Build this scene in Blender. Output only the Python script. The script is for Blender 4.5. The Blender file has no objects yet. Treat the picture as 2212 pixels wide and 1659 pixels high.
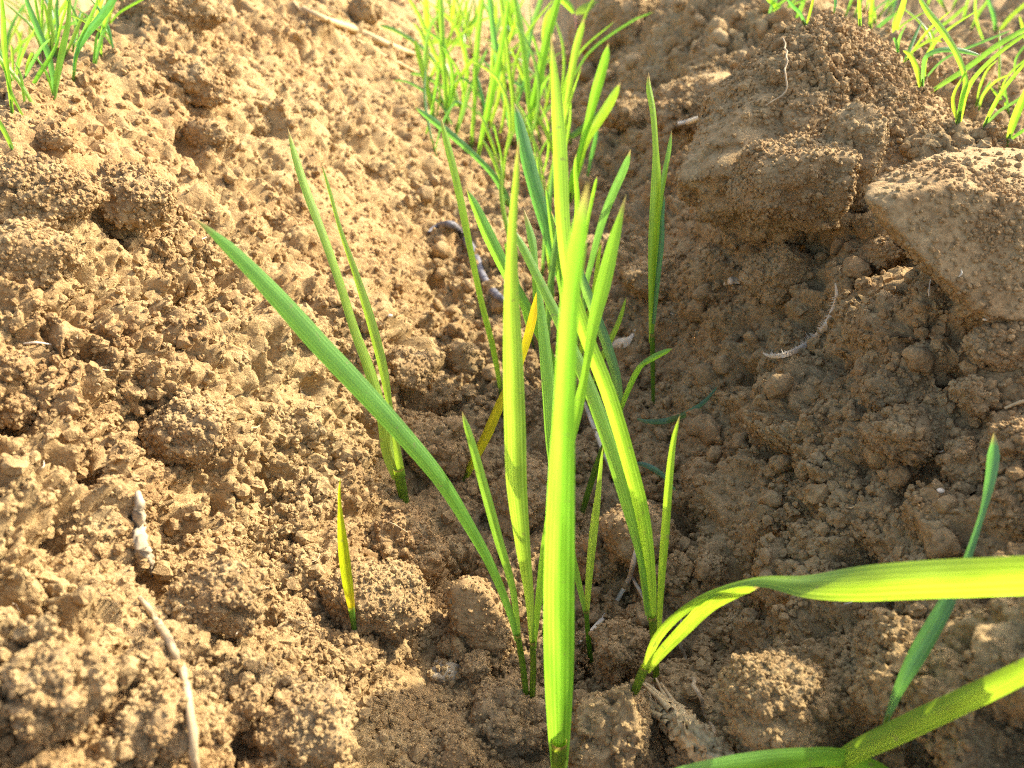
import bpy, bmesh, math, random
import numpy as np
from mathutils import Vector, Matrix

# ------------------------------------------------------------------ camera, sky, sun, exposure
SC = bpy.context.scene
COL = SC.collection
R = math.radians
CAM_H, PITCH, FPX = 0.17, R(32.0), 1670.0          # focal length in units of a 2212 px wide frame

cam_d = bpy.data.cameras.new('camera')
cam = bpy.data.objects.new('camera', cam_d); COL.objects.link(cam)
cam.location = (0, 0, CAM_H)
cam.rotation_euler = (R(90) - PITCH, 0, 0)
cam_d.sensor_width = 36.0
cam_d.lens = 36.0 * FPX / 2212.0
cam_d.clip_start, cam_d.clip_end = 0.005, 200.0
cam_d.dof.use_dof = True
cam_d.dof.focus_distance = 0.205
cam_d.dof.aperture_fstop = 23.0
SC.camera = cam

SUN_AZ, SUN_EL = R(60), R(36)                       # azimuth from +Y towards +X
world = bpy.data.worlds.new('World'); SC.world = world; world.use_nodes = True
wn = world.node_tree.nodes; wl = world.node_tree.links
sky = wn.new('ShaderNodeTexSky'); sky.sky_type = 'NISHITA'; sky.sun_disc = False
sky.sun_elevation = SUN_EL; sky.sun_rotation = SUN_AZ
sky.dust_density = 4.0
wl.new(sky.outputs[0], wn['Background'].inputs[0]); wn['Background'].inputs[1].default_value = 0.15

sun_d = bpy.data.lights.new('sun', 'SUN'); sun_d.energy = 3.0; sun_d.angle = R(0.5); sun_d.color = (1.0, 0.93, 0.76)
sun = bpy.data.objects.new('sun', sun_d); COL.objects.link(sun)
SDIR = Vector((math.sin(SUN_AZ) * math.cos(SUN_EL), math.cos(SUN_AZ) * math.cos(SUN_EL), math.sin(SUN_EL)))
sun.rotation_euler = SDIR.to_track_quat('Z', 'Y').to_euler()

vs = SC.view_settings
vs.view_transform = 'Standard'; vs.look = 'None'; vs.gamma = 1.0; vs.exposure = 1.75
SC.cycles.max_bounces = 6
SC.cycles.diffuse_bounces = 3
SC.cycles.use_denoising = False
SC.cycles.filter_width = 1.1

# ------------------------------------------------------------------ noise in numpy
def _hash(ix, iy, iz, seed):
    h = (ix.astype(np.int64) * 374761393 + iy.astype(np.int64) * 668265263 + iz.astype(np.int64) * 2147483647 + seed * 974634777) & 0xFFFFFFFF
    h = ((h ^ (h >> 13)) * 1274126177) & 0xFFFFFFFF
    h = ((h ^ (h >> 16)) * 2246822519) & 0xFFFFFFFF
    return (h ^ (h >> 15)) & 0xFFFFFFFF

def perlin(P, seed=0):
    """value noise, cubic-smoothed, about -1..1; P is (n,3)"""
    F = np.floor(P); f = P - F; I = F.astype(np.int64)
    u = f * f * f * (f * (f * 6 - 15) + 10)
    out = 0.0
    for dx in (0, 1):
        wx = u[:, 0] if dx else 1 - u[:, 0]
        for dy in (0, 1):
            wy = u[:, 1] if dy else 1 - u[:, 1]
            for dz in (0, 1):
                wz = u[:, 2] if dz else 1 - u[:, 2]
                h = _hash(I[:, 0] + dx, I[:, 1] + dy, I[:, 2] + dz, seed)
                ang = h.astype(np.float64) * (2 * math.pi / 4294967296.0)
                zc = ((h >> 7) & 1023) / 511.5 - 1.0
                rr = np.sqrt(np.maximum(0, 1 - zc * zc))
                g = np.cos(ang) * rr * (f[:, 0] - dx) + np.sin(ang) * rr * (f[:, 1] - dy) + zc * (f[:, 2] - dz)
                out = out + wx * wy * wz * g
    return out * 1.7

def fbm(P, seed, octs=3, gain=0.5, lac=2.1):
    a, o = 1.0, 0.0
    for k in range(octs):
        o = o + a * perlin(P, seed + 17 * k); P = P * lac; a *= gain
    return o

def worley(P, seed=0):
    """distance to the nearest and second feature point, and a random number of the nearest one"""
    F = np.floor(P); I = F.astype(np.int64); f = (P - F).astype(np.float32)
    n = len(P)
    b1 = np.full(n, 9.0, np.float32); b2 = np.full(n, 9.0, np.float32); bid = np.zeros(n, np.float32)
    for dx in (-1, 0, 1):
        for dy in (-1, 0, 1):
            for dz in (-1, 0, 1):
                h = _hash(I[:, 0] + dx, I[:, 1] + dy, I[:, 2] + dz, seed)
                jx = (h & 1023).astype(np.float32) / 1023; jy = ((h >> 10) & 1023).astype(np.float32) / 1023; jz = ((h >> 20) & 1023).astype(np.float32) / 1023
                d = (dx + jx - f[:, 0]) ** 2 + (dy + jy - f[:, 1]) ** 2 + (dz + jz - f[:, 2]) ** 2
                nb = d < b1
                b2 = np.where(nb, b1, np.minimum(b2, d))
                bid = np.where(nb, ((h >> 5) & 4095).astype(np.float32) / 4095, bid)
                b1 = np.where(nb, d, b1)
    return np.sqrt(b1), np.sqrt(b2), bid

def sstep(a, b, x):
    t = np.clip((x - a) / (b - a), 0, 1)
    return t * t * (3 - 2 * t)

# ------------------------------------------------------------------ the lie of the land
KN = [(-1.12, .105), (-.97, .03), (-.90, .02), (-.83, .02), (-.72, .085), (-.66, .105), (-.60, .10), (-.50, .05), (-.40, .022), (-.34, .018), (-.29, .03), (-.225, .07),
      (-.185, .104), (-.155, .117), (-.135, .110), (-.10, .078), (-.060, .036), (-.042, .016), (-.034, .003), (-.02, 0.0), (.03, 0.0), (.050, .006), (.068, .024),
      (.095, .068), (.112, .095), (.128, .112), (.145, .116), (.165, .108), (.205, .078), (.25, .05), (.29, .034), (.35, .034), (.42, .08), (.47, .11), (.52, .105), (.62, .04), (.70, .02), (.8, .06), (.88, .1)]
_tx = np.linspace(-1.12, .88, 4001)
_tz = np.interp(_tx, [k[0] for k in KN], [k[1] for k in KN])
_kw = np.exp(-0.5 * (np.arange(-40, 41) / 10.0) ** 2); _kw /= _kw.sum()
_tz = np.convolve(np.pad(_tz, 40, mode='edge'), _kw, mode='valid')

HOLLOWS = []
def H(x, y):
    """height of the soil before clods and crumbs"""
    x = np.asarray(x, float); y = np.asarray(y, float)
    yy = np.clip(y, 0.02, 0.62)
    k = 1 + 1.1 * (yy - .21)
    q = np.stack([x, y, np.zeros_like(x)], -1)
    wob = .010 * perlin(q / .11 + 3.3, 5) + .006 * perlin(q / .045, 6)
    u = x / k + wob
    u = np.where(u > .88, -1.12 + np.mod(u + 1.12, 2.0), np.where(u < -1.12, -1.12 + np.mod(u + 1.12, 2.0), u))
    z = np.interp(u, _tx, _tz)
    z = z + .010 * perlin(q / .085 + 9, 7) * sstep(.0, .06, z) + .0045 * perlin(q / .03, 8) + .004 * perlin(q / .25, 9)
    # the notch in the sunny bank through which light reaches the near floor
    g = lambda cx, cy, sx, sy: np.exp(-((x - cx) / sx) ** 2 - ((y - cy) / sy) ** 2)
    z = z - .050 * g(.16, .126, .075, .030)
    z = z - .022 * g(.165, .335, .05, .06)          # room for the tall mound
    z = z - .012 * g(-.065, .135, .02, .03)
    z = z + .012 * g(-.03, .085, .03, .03)
    z = z + .020 * g(.055, .105, .016, .022)
    z = z - .014 * g(.175, .215, .06, .08) - .016 * g(.125, .20, .03, .035)
    z = z - .045 * g(.20, .50, .07, .065)
    for (hx, hy, hr, hd) in HOLLOWS:
        z = z - hd * np.exp(-(((x - hx) ** 2 + (y - hy) ** 2) / hr ** 2) ** 1.4)
    return z

def ray(px, py):
    cx, cy = (px - 1106.0) / FPX, (829.5 - py) / FPX
    c, s = math.cos(PITCH), math.sin(PITCH)
    return np.array([cx, c + cy * s, -s + cy * c])    # scaled so that depth along the lens axis is 1

_T = np.concatenate([np.linspace(.04, .5, 2300), np.geomspace(.5005, 12, 2500)])
def hit(px, py):
    """where the line of sight through a picture point meets the soil"""
    d = ray(px, py)
    z = CAM_H + d[2] * _T
    gap = z - H(d[0] * _T, d[1] * _T)
    i = int(np.argmax(gap < 0))
    if gap[i] >= 0: i = len(_T) - 1
    i = max(i, 1)
    a = gap[i - 1] / (gap[i - 1] - gap[i] + 1e-12)
    t = _T[i - 1] + a * (_T[i] - _T[i - 1])
    return Vector((d[0] * t, d[1] * t, CAM_H + d[2] * t)), t

_hl = []
for (hx, hy, hr) in [(60, 1290, 62), (600, 1360, 40), (275, 885, 50), (105, 770, 45), (1010, 1232, 40), (325, 540, 36), (640, 462, 26), (560, 275, 24), (855, 850, 42), (330, 1120, 30),
                     (150, 1600, 40), (720, 1480, 34), (560, 1060, 26), (480, 640, 26), (170, 1010, 28), (700, 960, 26), (420, 1180, 24), (60, 650, 34), (230, 330, 26), (760, 250, 22), (1915, 570, 38), (1970, 625, 46), (2030, 690, 50), (2100, 745, 44), (440, 1420, 30), (250, 1390, 30)]:
    _p, _t = hit(hx, hy); _r = hr * _t / FPX
    _hl.append((_p.x, _p.y, _r, _r * (2.6 if hx > 1900 else 1.3)))
HOLLOWS = _hl

def on_plane_y(px, py, y):
    d = ray(px, py); t = y / d[1]
    return Vector((d[0] * t, y, CAM_H + d[2] * t)), t

def relief(P, fine=1.0, seed=0, clods=1.0):
    """height of clods, crumbs and granules at points P, in metres"""
    W = P + .0022 * np.stack([perlin(P / .008, 31 + seed), perlin(P / .008, 32 + seed), perlin(P / .008, 33 + seed)], -1)
    rough = sstep(-.35, .45, perlin(P / .05 + 4.2, 41 + seed))         # some ground is smoother
    calm = 1 - .75 * np.exp(-(((P - np.array([-.062, .34, .05])) / np.array([.03, .09, .04])) ** 2).sum(1)) if seed == 0 else 1.0
    calm = calm * (.45 + .55 * sstep(-.5, .1, perlin(P / .075 + 6.6, 42 + seed)))
    h = np.zeros(len(P))
    if clods:
        f1, f2, cid = worley(W / .026, 50 + seed); e = f2 - f1
        h += clods * calm * (.011 * (cid - .45) * sstep(.0, .22, e) - .0045 * (1 - sstep(0, .09, e)) * rough)
        f1, f2, cid = worley(W / .0125, 51 + seed); e = f2 - f1
        h += clods * calm * (.0075 * np.sqrt(np.clip(1 - (f1 / .8) ** 2, 0, 1)) * np.clip(cid * 1.7 - .6, 0, 1) - .0028 * (1 - sstep(0, .12, e)) * rough)
        hole = sstep(.22, .58, perlin(W / .0135 + 7.7, 45 + seed))
        h -= clods * calm * .010 * hole
    f1, f2, cid = worley(W / .0052, 52 + seed); e = f2 - f1
    h += .0034 * (np.sqrt(np.clip(1 - (f1 / .85) ** 2, 0, 1)) - .5) * (.2 + 1.1 * cid) * (.4 + .6 * rough) * (.4 + .6 * calm)
    hole = sstep(.22, .52, perlin(W / .0052 + 2.7, 46 + seed))
    h -= .0042 * hole * (.25 + .75 * rough) * (.3 + .7 * calm)
    pit = sstep(.16, .34, perlin(P / .0029 + W * 40 + 1.9, 47 + seed))
    h -= np.asarray(fine) * .0030 * pit * (.3 + .7 * rough) * (.4 + .6 * calm)
    if np.any(fine):
        f1, f2, cid = worley(P / .0021 + W * 90, 53 + seed)
        h += fine * .0014 * (np.sqrt(np.clip(1 - (f1 / .8) ** 2, 0, 1)) - .5) * (.35 + .9 * cid) * (.5 + .5 * rough)
        h += fine * .0006 * perlin(P / .0009, 54 + seed)
    return h

# ------------------------------------------------------------------ materials
def new_mat(name):
    m = bpy.data.materials.new(name); m.use_nodes = True
    nt = m.node_tree; b = nt.nodes['Principled BSDF']
    return m, nt, b

def soil_mat(name, c1, c2, c3, bump=1.0):
    m, nt, b = new_mat(name); N, L = nt.nodes, nt.links
    tc = N.new('ShaderNodeTexCoord'); geo = N.new('ShaderNodeNewGeometry')
    def noise(scale, detail=4, rough=.6):
        n = N.new('ShaderNodeTexNoise'); n.inputs['Scale'].default_value = scale; n.inputs['Detail'].default_value = detail; n.inputs['Roughness'].default_value = rough
        L.new(geo.outputs['Position'], n.inputs['Vector']); return n
    big = noise(14, 3); mid = noise(140, 4); fin = noise(900, 3)
    r1 = N.new('ShaderNodeValToRGB'); r1.color_ramp.elements[0].color = (*c1, 1); r1.color_ramp.elements[1].color = (*c2, 1)
    r1.color_ramp.elements[0].position = .35; r1.color_ramp.elements[1].position = .65
    L.new(big.outputs[0], r1.inputs[0])
    mx = N.new('ShaderNodeMixRGB'); mx.inputs[2].default_value = (*c3, 1)
    mr = N.new('ShaderNodeMapRange'); mr.inputs[1].default_value = .45; mr.inputs[2].default_value = .75; mr.inputs[4].default_value = .7
    L.new(mid.outputs[0], mr.inputs[0]); L.new(mr.outputs[0], mx.inputs[0]); L.new(r1.outputs[0], mx.inputs[1])
    m2 = N.new('ShaderNodeMixRGB'); m2.blend_type = 'MULTIPLY'; m2.inputs[0].default_value = 1
    r2 = N.new('ShaderNodeValToRGB'); r2.color_ramp.elements[0].position = .3; r2.color_ramp.elements[1].position = .7
    r2.color_ramp.elements[0].color = (.72, .70, .68, 1); r2.color_ramp.elements[1].color = (1.18, 1.18, 1.16, 1)
    L.new(fin.outputs[0], r2.inputs[0]); L.new(mx.outputs[0], m2.inputs[1]); L.new(r2.outputs[0], m2.inputs[2])
    L.new(m2.outputs[0], b.inputs['Base Color'])
    b.inputs['Roughness'].default_value = .95; b.inputs['Specular IOR Level'].default_value = .12
    bn = noise(1300, 4, .7); bp = N.new('ShaderNodeBump'); bp.inputs['Strength'].default_value = .9 * bump; bp.inputs['Distance'].default_value = .0011
    L.new(bn.outputs[0], bp.inputs['Height']); L.new(bp.outputs[0], b.inputs['Normal'])
    return m

SOIL = soil_mat('dry_soil', (.36, .222, .098), (.42, .288, .134), (.49, .358, .178))
CLOD = soil_mat('clod_soil', (.36, .226, .102), (.42, .286, .138), (.49, .358, .182))
STONE = soil_mat('stone', (.36, .28, .17), (.42, .33, .21), (.45, .37, .25), .5)

def leaf_mat(name, top, trans, base=None, tip=None, sheen=.6):
    m, nt, b = new_mat(name); N, L = nt.nodes, nt.links
    uv = N.new('ShaderNodeUVMap'); sp = N.new('ShaderNodeSeparateXYZ'); L.new(uv.outputs[0], sp.inputs[0])
    # parallel veins across the blade
    wv = N.new('ShaderNodeMath'); wv.operation = 'MULTIPLY'; wv.inputs[1].default_value = 2 * math.pi * 6.5; L.new(sp.outputs[0], wv.inputs[0])
    sn = N.new('ShaderNodeMath'); sn.operation = 'SINE'; L.new(wv.outputs[0], sn.inputs[0])
    no = N.new('ShaderNodeTexNoise'); no.inputs['Scale'].default_value = 1.0; no.inputs['Detail'].default_value = 3
    mp = N.new('ShaderNodeMapping'); mp.inputs['Scale'].default_value = (15, 1.3, 1); L.new(uv.outputs[0], mp.inputs[0]); L.new(mp.outputs[0], no.inputs[0])
    ad = N.new('ShaderNodeMath'); ad.operation = 'MULTIPLY_ADD'; ad.inputs[1].default_value = .09; L.new(sn.outputs[0], ad.inputs[0]); L.new(no.outputs[0], ad.inputs[2])
    rp = N.new('ShaderNodeValToRGB'); rp.color_ramp.elements[0].position = .25; rp.color_ramp.elements[1].position = .8
    rp.color_ramp.elements[0].color = (.55, .62, .42, 1); rp.color_ramp.elements[1].color = (1.28, 1.2, 1.5, 1)
    L.new(ad.outputs[0], rp.inputs[0])
    def along(col):
        r = N.new('ShaderNodeValToRGB'); e = r.color_ramp.elements
        bc = base or tuple(min(1, c * k) for c, k in zip(col, (1.25, 1.1, 1.3)))
        e[0].position = 0.0; e[0].color = (*bc, 1); e[1].position = .22; e[1].color = (*col, 1)
        if tip:
            q = e.new(.7); q.color = (*col, 1); q = e.new(.97); q.color = (*tip, 1)
        else:
            q = e.new(.955); q.color = (*col, 1); q = e.new(.985); q.color = (.46, .36, .10, 1)
        L.new(sp.outputs[1], r.inputs[0])
        x = N.new('ShaderNodeMixRGB'); x.blend_type = 'MULTIPLY'; x.inputs[0].default_value = 1
        L.new(r.outputs[0], x.inputs[1]); L.new(rp.outputs[0], x.inputs[2]); return x
    # uneven tone along the blade, a paler midrib, dust specks, and a hue of its own for each leaf
    oi = N.new('ShaderNodeObjectInfo')
    n2 = N.new('ShaderNodeTexNoise'); n2.inputs['Scale'].default_value = 1.0; n2.inputs['Detail'].default_value = 4
    mp2 = N.new('ShaderNodeMapping'); mp2.inputs['Scale'].default_value = (2.5, 9, 1); L.new(uv.outputs[0], mp2.inputs[0])
    cb = N.new('ShaderNodeCombineXYZ'); ml = N.new('ShaderNodeMath'); ml.operation = 'MULTIPLY'; ml.inputs[1].default_value = 50; L.new(oi.outputs['Random'], ml.inputs[0])
    L.new(ml.outputs[0], cb.inputs[0]); L.new(ml.outputs[0], cb.inputs[1]); L.new(cb.outputs[0], mp2.inputs['Location']); L.new(mp2.outputs[0], n2.inputs[0])
    tone = N.new('ShaderNodeMapRange'); tone.inputs[1].default_value = .3; tone.inputs[2].default_value = .7; tone.inputs[3].default_value = .75; tone.inputs[4].default_value = 1.12
    L.new(n2.outputs[0], tone.inputs[0])
    hue = N.new('ShaderNodeMapRange'); hue.inputs[3].default_value = .482; hue.inputs[4].default_value = .522; L.new(oi.outputs['Random'], hue.inputs[0])
    geo = N.new('ShaderNodeNewGeometry'); sk = N.new('ShaderNodeTexNoise'); sk.inputs['Scale'].default_value = 650; sk.inputs['Detail'].default_value = 2
    L.new(geo.outputs['Position'], sk.inputs['Vector'])
    skr = N.new('ShaderNodeMapRange'); skr.inputs[1].default_value = .66; skr.inputs[2].default_value = .74; skr.inputs[4].default_value = .55; L.new(sk.outputs[0], skr.inputs[0])
    def vary(x, dust):
        h = N.new('ShaderNodeHueSaturation'); L.new(hue.outputs[0], h.inputs['Hue']); L.new(tone.outputs[0], h.inputs['Value']); L.new(x.outputs[0], h.inputs['Color'])
        d = N.new('ShaderNodeMixRGB'); d.inputs[2].default_value = (*dust, 1); L.new(skr.outputs[0], d.inputs[0]); L.new(h.outputs[0], d.inputs[1]); return d
    a = vary(along(top), (.32, .25, .12)); t = vary(along(trans), (.16, .14, .03))
    L.new(a.outputs[0], b.inputs['Base Color'])
    b.inputs['Roughness'].default_value = .36; b.inputs['Specular IOR Level'].default_value = sheen
    tr = N.new('ShaderNodeBsdfTranslucent'); L.new(t.outputs[0], tr.inputs[0])
    mix = N.new('ShaderNodeMixShader'); mix.inputs[0].default_value = .52
    bp = N.new('ShaderNodeBump'); bp.inputs['Strength'].default_value = .3; bp.inputs['Distance'].default_value = .0002
    L.new(ad.outputs[0], bp.inputs['Height']); L.new(bp.outputs[0], b.inputs['Normal'])
    L.new(b.outputs[0], mix.inputs[1]); L.new(tr.outputs[0], mix.inputs[2])
    L.new(mix.outputs[0], N['Material Output'].inputs[0])
    return m

LM = {
    'g': leaf_mat('leaf_green', (.20, .40, .07), (.40, .72, .040)),
    'y': leaf_mat('leaf_yellow_green', (.20, .40, .045), (.47, .80, .035)),
    'b': leaf_mat('leaf_blue_green', (.10, .24, .10), (.24, .55, .06), sheen=.7),
    'o': leaf_mat('leaf_yellowing', (.34, .30, .02), (.85, .72, .012), base=(.30, .42, .02), tip=(.80, .52, .015)),
    's': leaf_mat('leaf_short_yellow', (.24, .33, .02), (.66, .80, .010), base=(.85, .62, .02)),
}

def plain_mat(name, c, c2, rough=.7, scale=300, transl=0.0):
    m, nt, b = new_mat(name); N, L = nt.nodes, nt.links
    geo = N.new('ShaderNodeNewGeometry'); n = N.new('ShaderNodeTexNoise'); n.inputs['Scale'].default_value = scale; n.inputs['Detail'].default_value = 5
    L.new(geo.outputs['Position'], n.inputs['Vector'])
    r = N.new('ShaderNodeValToRGB'); r.color_ramp.elements[0].position = .35; r.color_ramp.elements[1].position = .65
    r.color_ramp.elements[0].color = (*c, 1); r.color_ramp.elements[1].color = (*c2, 1)
    L.new(n.outputs[0], r.inputs[0]); L.new(r.outputs[0], b.inputs['Base Color']); b.inputs['Roughness'].default_value = rough
    b.inputs['Specular IOR Level'].default_value = .25
    bp = N.new('ShaderNodeBump'); bp.inputs['Strength'].default_value = .6; bp.inputs['Distance'].default_value = .0004
    L.new(n.outputs[0], bp.inputs['Height']); L.new(bp.outputs[0], b.inputs['Normal'])
    return m
STRAW = plain_mat('straw', (.38, .26, .12), (.58, .43, .22), scale=600)
ROOT = plain_mat('root_fibre', (.34, .24, .13), (.46, .35, .20))
HUSK = plain_mat('husk', (.50, .40, .26), (.68, .57, .41))
GREYST = plain_mat('weathered_stem', (.29, .225, .14), (.43, .35, .235), .95)
DARKTW = plain_mat('dark_twig', (.10, .095, .10), (.20, .19, .20), .6)
STEMG = leaf_mat('stem_green', (.15, .27, .04), (.45, .62, .03), base=(.42, .44, .16))

# ------------------------------------------------------------------ object helpers
def tag(o, label=None, cat=None, group=None, kind=None):
    for k, v in (('label', label), ('category', cat), ('group', group), ('kind', kind)):
        if v: o[k] = v
    return o

def mesh_from(name, V, F, mat, smooth=True):
    V = np.asarray(V, np.float32); F = np.asarray(F, np.int32)
    me = bpy.data.meshes.new(name)
    k = F.shape[1]
    me.vertices.add(len(V)); me.vertices.foreach_set('co', V.ravel())
    me.loops.add(F.size); me.loops.foreach_set('vertex_index', F.ravel())
    me.polygons.add(len(F)); me.polygons.foreach_set('loop_start', np.arange(0, F.size, k, dtype=np.int32))
    me.polygons.foreach_set('use_smooth', np.full(len(F), smooth))
    me.materials.append(mat); me.update(calc_edges=True)
    return me

def link(name, me, parent=None, loc=None):
    o = bpy.data.objects.new(name, me); COL.objects.link(o)
    if parent: o.parent = parent
    if loc is not None: o.location = loc
    return o

def empty(name, loc):
    o = bpy.data.objects.new(name, None); COL.objects.link(o); o.location = loc; o.empty_display_size = .01
    return o

# ------------------------------------------------------------------ ground
def build_ground():
    st = .0028
    rf = np.geomspace(.075, 1.15, int(math.log(1.15 / .075) / st))
    rr = np.concatenate([np.geomspace(.003, .0735, 60), rf, np.geomspace(1.16, 60, 130)])
    tf = np.arange(-R(54), R(54), st)
    med = np.arange(R(54) + .006, R(104), .011)
    th = np.concatenate([tf, med, np.linspace(R(105), R(255), 36), (2 * math.pi - med)[::-1]])
    nr, nt = len(rr), len(th)
    RR, TH = np.meshgrid(rr, th, indexing='ij')
    TH = (TH + math.pi) % (2 * math.pi) - math.pi
    X = RR * np.sin(TH); Y = RR * np.cos(TH)
    x, y = X.ravel(), Y.ravel()
    z = H(x, y).reshape(nr, nt)
    P = np.stack([X, Y, z], -1)
    dr = np.gradient(P, axis=0); dt = (np.roll(P, -1, 1) - np.roll(P, 1, 1))
    n = np.cross(dt, dr); n /= np.linalg.norm(n, axis=-1, keepdims=True) + 1e-20
    n[n[..., 2] < 0] *= -1
    flat = P.reshape(-1, 3); nn = n.reshape(-1, 3)
    infine = ((np.abs(TH) < R(103)) & (RR > .035) & (RR < 1.9)).ravel()
    fine = sstep(.95, .55, RR.ravel()) * (np.abs(TH.ravel()) < R(54.2))
    d = np.zeros(len(flat))
    idx = np.nonzero(infine)[0]
    d[idx] = relief(flat[idx], fine[idx]) * sstep(1.9, 1.1, RR.ravel()[idx]) * sstep(R(103), R(92), np.abs(TH.ravel()[idx])) * sstep(.035, .075, RR.ravel()[idx])
    global GD; GD = d
    flat = flat + nn * d[:, None]
    i = np.arange(nr - 1)[:, None]; j = np.arange(nt)[None, :]; j2 = (j + 1) % nt
    F = np.stack([i * nt + j, i * nt + j2, (i + 1) * nt + j2, (i + 1) * nt + j], -1).reshape(-1, 4)[:, ::-1]
    global GF; GF = F
    me = mesh_from('ground', flat, F, SOIL, True)
    o = link('ground', me); tag(o, 'ploughed brown soil ridges and furrow', kind='structure')
    return flat, nn, RR.ravel(), TH.ravel(), infine
GV, GN_, GR, GT, GIN = build_ground()

# ------------------------------------------------------------------ clods
_ico = {}
def ico(sub):
    if sub not in _ico:
        bm = bmesh.new(); bmesh.ops.create_icosphere(bm, subdivisions=sub, radius=1)
        _ico[sub] = (np.array([v.co[:] for v in bm.verts]), np.array([[v.index for v in f.verts] for f in bm.faces])); bm.free()
    return _ico[sub]

def clod_shape(sub, seed, radii, angular=.6, lump=.25, rot=None, fine=1.0):
    """a crumbly lump about its own centre; radii in metres"""
    rs = np.random.RandomState(seed)
    V, F = ico(sub); V = V.copy()
    r = 1 + lump * perlin(V * 1.1 + seed * 3.1, seed) + lump * .5 * perlin(V * 2.3 + seed, seed + 1)
    P = V * r[:, None]
    for k in range(int(5 + 8 * angular)):
        n = rs.normal(size=3); n /= np.linalg.norm(n); dist = rs.uniform(.66, .95)
        q = P @ n - dist
        P -= np.outer(np.where(q > 0, q, 0) * (.5 + .45 * angular), n)
    P = P * np.asarray(radii)
    if rot is not None: P = P @ np.array(rot.to_matrix()).T
    N = V / np.asarray(radii)
    if rot is not None: N = N @ np.array(rot.to_matrix()).T
    N /= np.linalg.norm(N, axis=1, keepdims=True)
    if fine:
        big = min(1.0, max(radii) / .016)
        P = P + N * (relief(P + seed * .37, .85, seed % 7, clods=.25 * big) * .6 * min(1, max(radii) / .006))[:, None]
    return P, F

CRUMB_SRC = []
def clod(px, py, rx, ry, label, sub=5, seed=0, sink=.25, rz=None, angular=.6, lump=.3, rot=(0, 0, 0), cat='clod', name='soil_clod', mat=None, group=None, fwd=0.0, out=None):
    p, t = surf(px, py + ry * (1 - 2 * sink) * .5)
    k = t / FPX
    rad = (rx * k, (rz if rz else (rx + ry) / 2) * k, ry * k)
    from mathutils import Euler
    P, F = clod_shape(sub, seed, rad, angular, lump, Euler([R(a) for a in rot]))
    d = ray(px, py)
    c = Vector(d * (t - rad[1] * (out if out is not None else (.28 if px < 900 else .5 - sink * .5)) + fwd)) + Vector((0, 0, CAM_H))
    me = mesh_from(name, P, F, mat or CLOD, True)
    o = link(name, me, loc=c); tag(o, label, cat, group)
    CRUMB_SRC.append((P + np.array(c), rx * ry))
    return o

def outline_clod(outline, label, thick, at, sub=6, seed=0, p=16, back=(.8, 0, 0), tilt=0.0, name='soil_clod', fine=1.0, near=.75, far=None, rough=.5):
    """a block whose face follows an outline of picture points; at: distance along the lens axis, thick: metres; back: shrink and shift of its far side"""
    o = np.array(outline, float); c = o.mean(0)
    lay = []
    for (sh, dt, ox, oy) in ((near, -.45, 0, 0), (1.0, 0, 0, 0), (back[0], 1.0, back[1], back[2])):
        for q in o:
            w = c + (q - c) * sh + np.array([ox, oy])
            t = at + dt * thick + tilt * (q[1] - c[1]) * at / FPX
            lay.append(ray(w[0], w[1]) * t + np.array([0, 0, CAM_H]))
    for (x, y, t) in (far or []): lay.append(ray(x, y) * t + np.array([0, 0, CAM_H]))
    lay = np.array(lay); cen = lay.mean(0); lay -= cen
    bm = bmesh.new()
    for v in lay: bm.verts.new(v)
    bmesh.ops.convex_hull(bm, input=bm.verts)
    bm.normal_update()
    PN = np.array([f.normal[:] for f in bm.faces]); PD = np.array([f.normal.dot(f.verts[0].co) for f in bm.faces]); bm.free()
    PN[PD < 0] *= -1; PD = np.abs(PD) + 1e-6
    V, F = ico(sub)
    V = V + .03 * np.stack([perlin(V * 3 + k, seed + k) for k in range(3)], -1); V /= np.linalg.norm(V, axis=1, keepdims=True)
    r = (np.maximum(0, V @ PN.T / PD) ** p).sum(1) ** (-1.0 / p)
    P = V * (r * (1.08 if p < 20 else 1.03))[:, None]
    size = float(np.median(r))
    P = P * (1 + (.02 + .04 * rough) * fbm(P / (size * .55) + seed, seed + 3, 3))[:, None]
    N = V
    P = P + N * (relief(P + seed * .37, .9 * fine, seed % 7, clods=.5 * rough) * rough)[:, None]
    o_ = link(name, mesh_from(name, P, F, CLOD, True), loc=Vector(cen)); tag(o_, label, 'clod')
    CRUMB_SRC.append((P + cen, (o[:, 0].max() - o[:, 0].min()) * (o[:, 1].max() - o[:, 1].min()) / 3.5 * rough * (1.8 if rough > .8 else 1)))
    return o_

outline_clod([(1872, 425), (1960, 402), (2050, 372), (2110, 425), (2230, 470), (2400, 490), (2420, 660), (2300, 730), (2190, 715), (2120, 690), (2040, 610), (1950, 535), (1895, 480)],
             'large angular block of soil jutting from the shaded bank, flat sunlit top', .012, .170, 7, 3, p=40, rough=.32, near=.86, back=(.96, 0, 0),
             far=[(1895, 385, .178), (1975, 352, .192), (2070, 318, .205), (2180, 322, .208), (2300, 330, .205), (2420, 420, .19), (2120, 640, .20), (2300, 650, .20)])
outline_clod([(1455, 400), (1510, 235), (1590, 150), (1665, 85), (1720, 50), (1800, 30), (1860, 52), (1920, 98), (1958, 140), (1995, 205), (2060, 290), (2020, 420), (1900, 500), (1720, 540), (1560, 500)],
             'tall rounded soil mound crowning the shaded bank', .045, .272, 7, 5, p=14, rough=.9, back=(.85, 30, -5), near=.62, tilt=-.16)
outline_clod([(1230, 1520), (1290, 1500), (1345, 1480), (1372, 1478), (1390, 1520), (1405, 1570), (1395, 1640), (1370, 1690), (1260, 1700), (1215, 1640)],
             'big near clod with a bright sunlit flank under the arching leaf', .018, .166, 6, 36, p=16, back=(.8, 40, 0))
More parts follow.
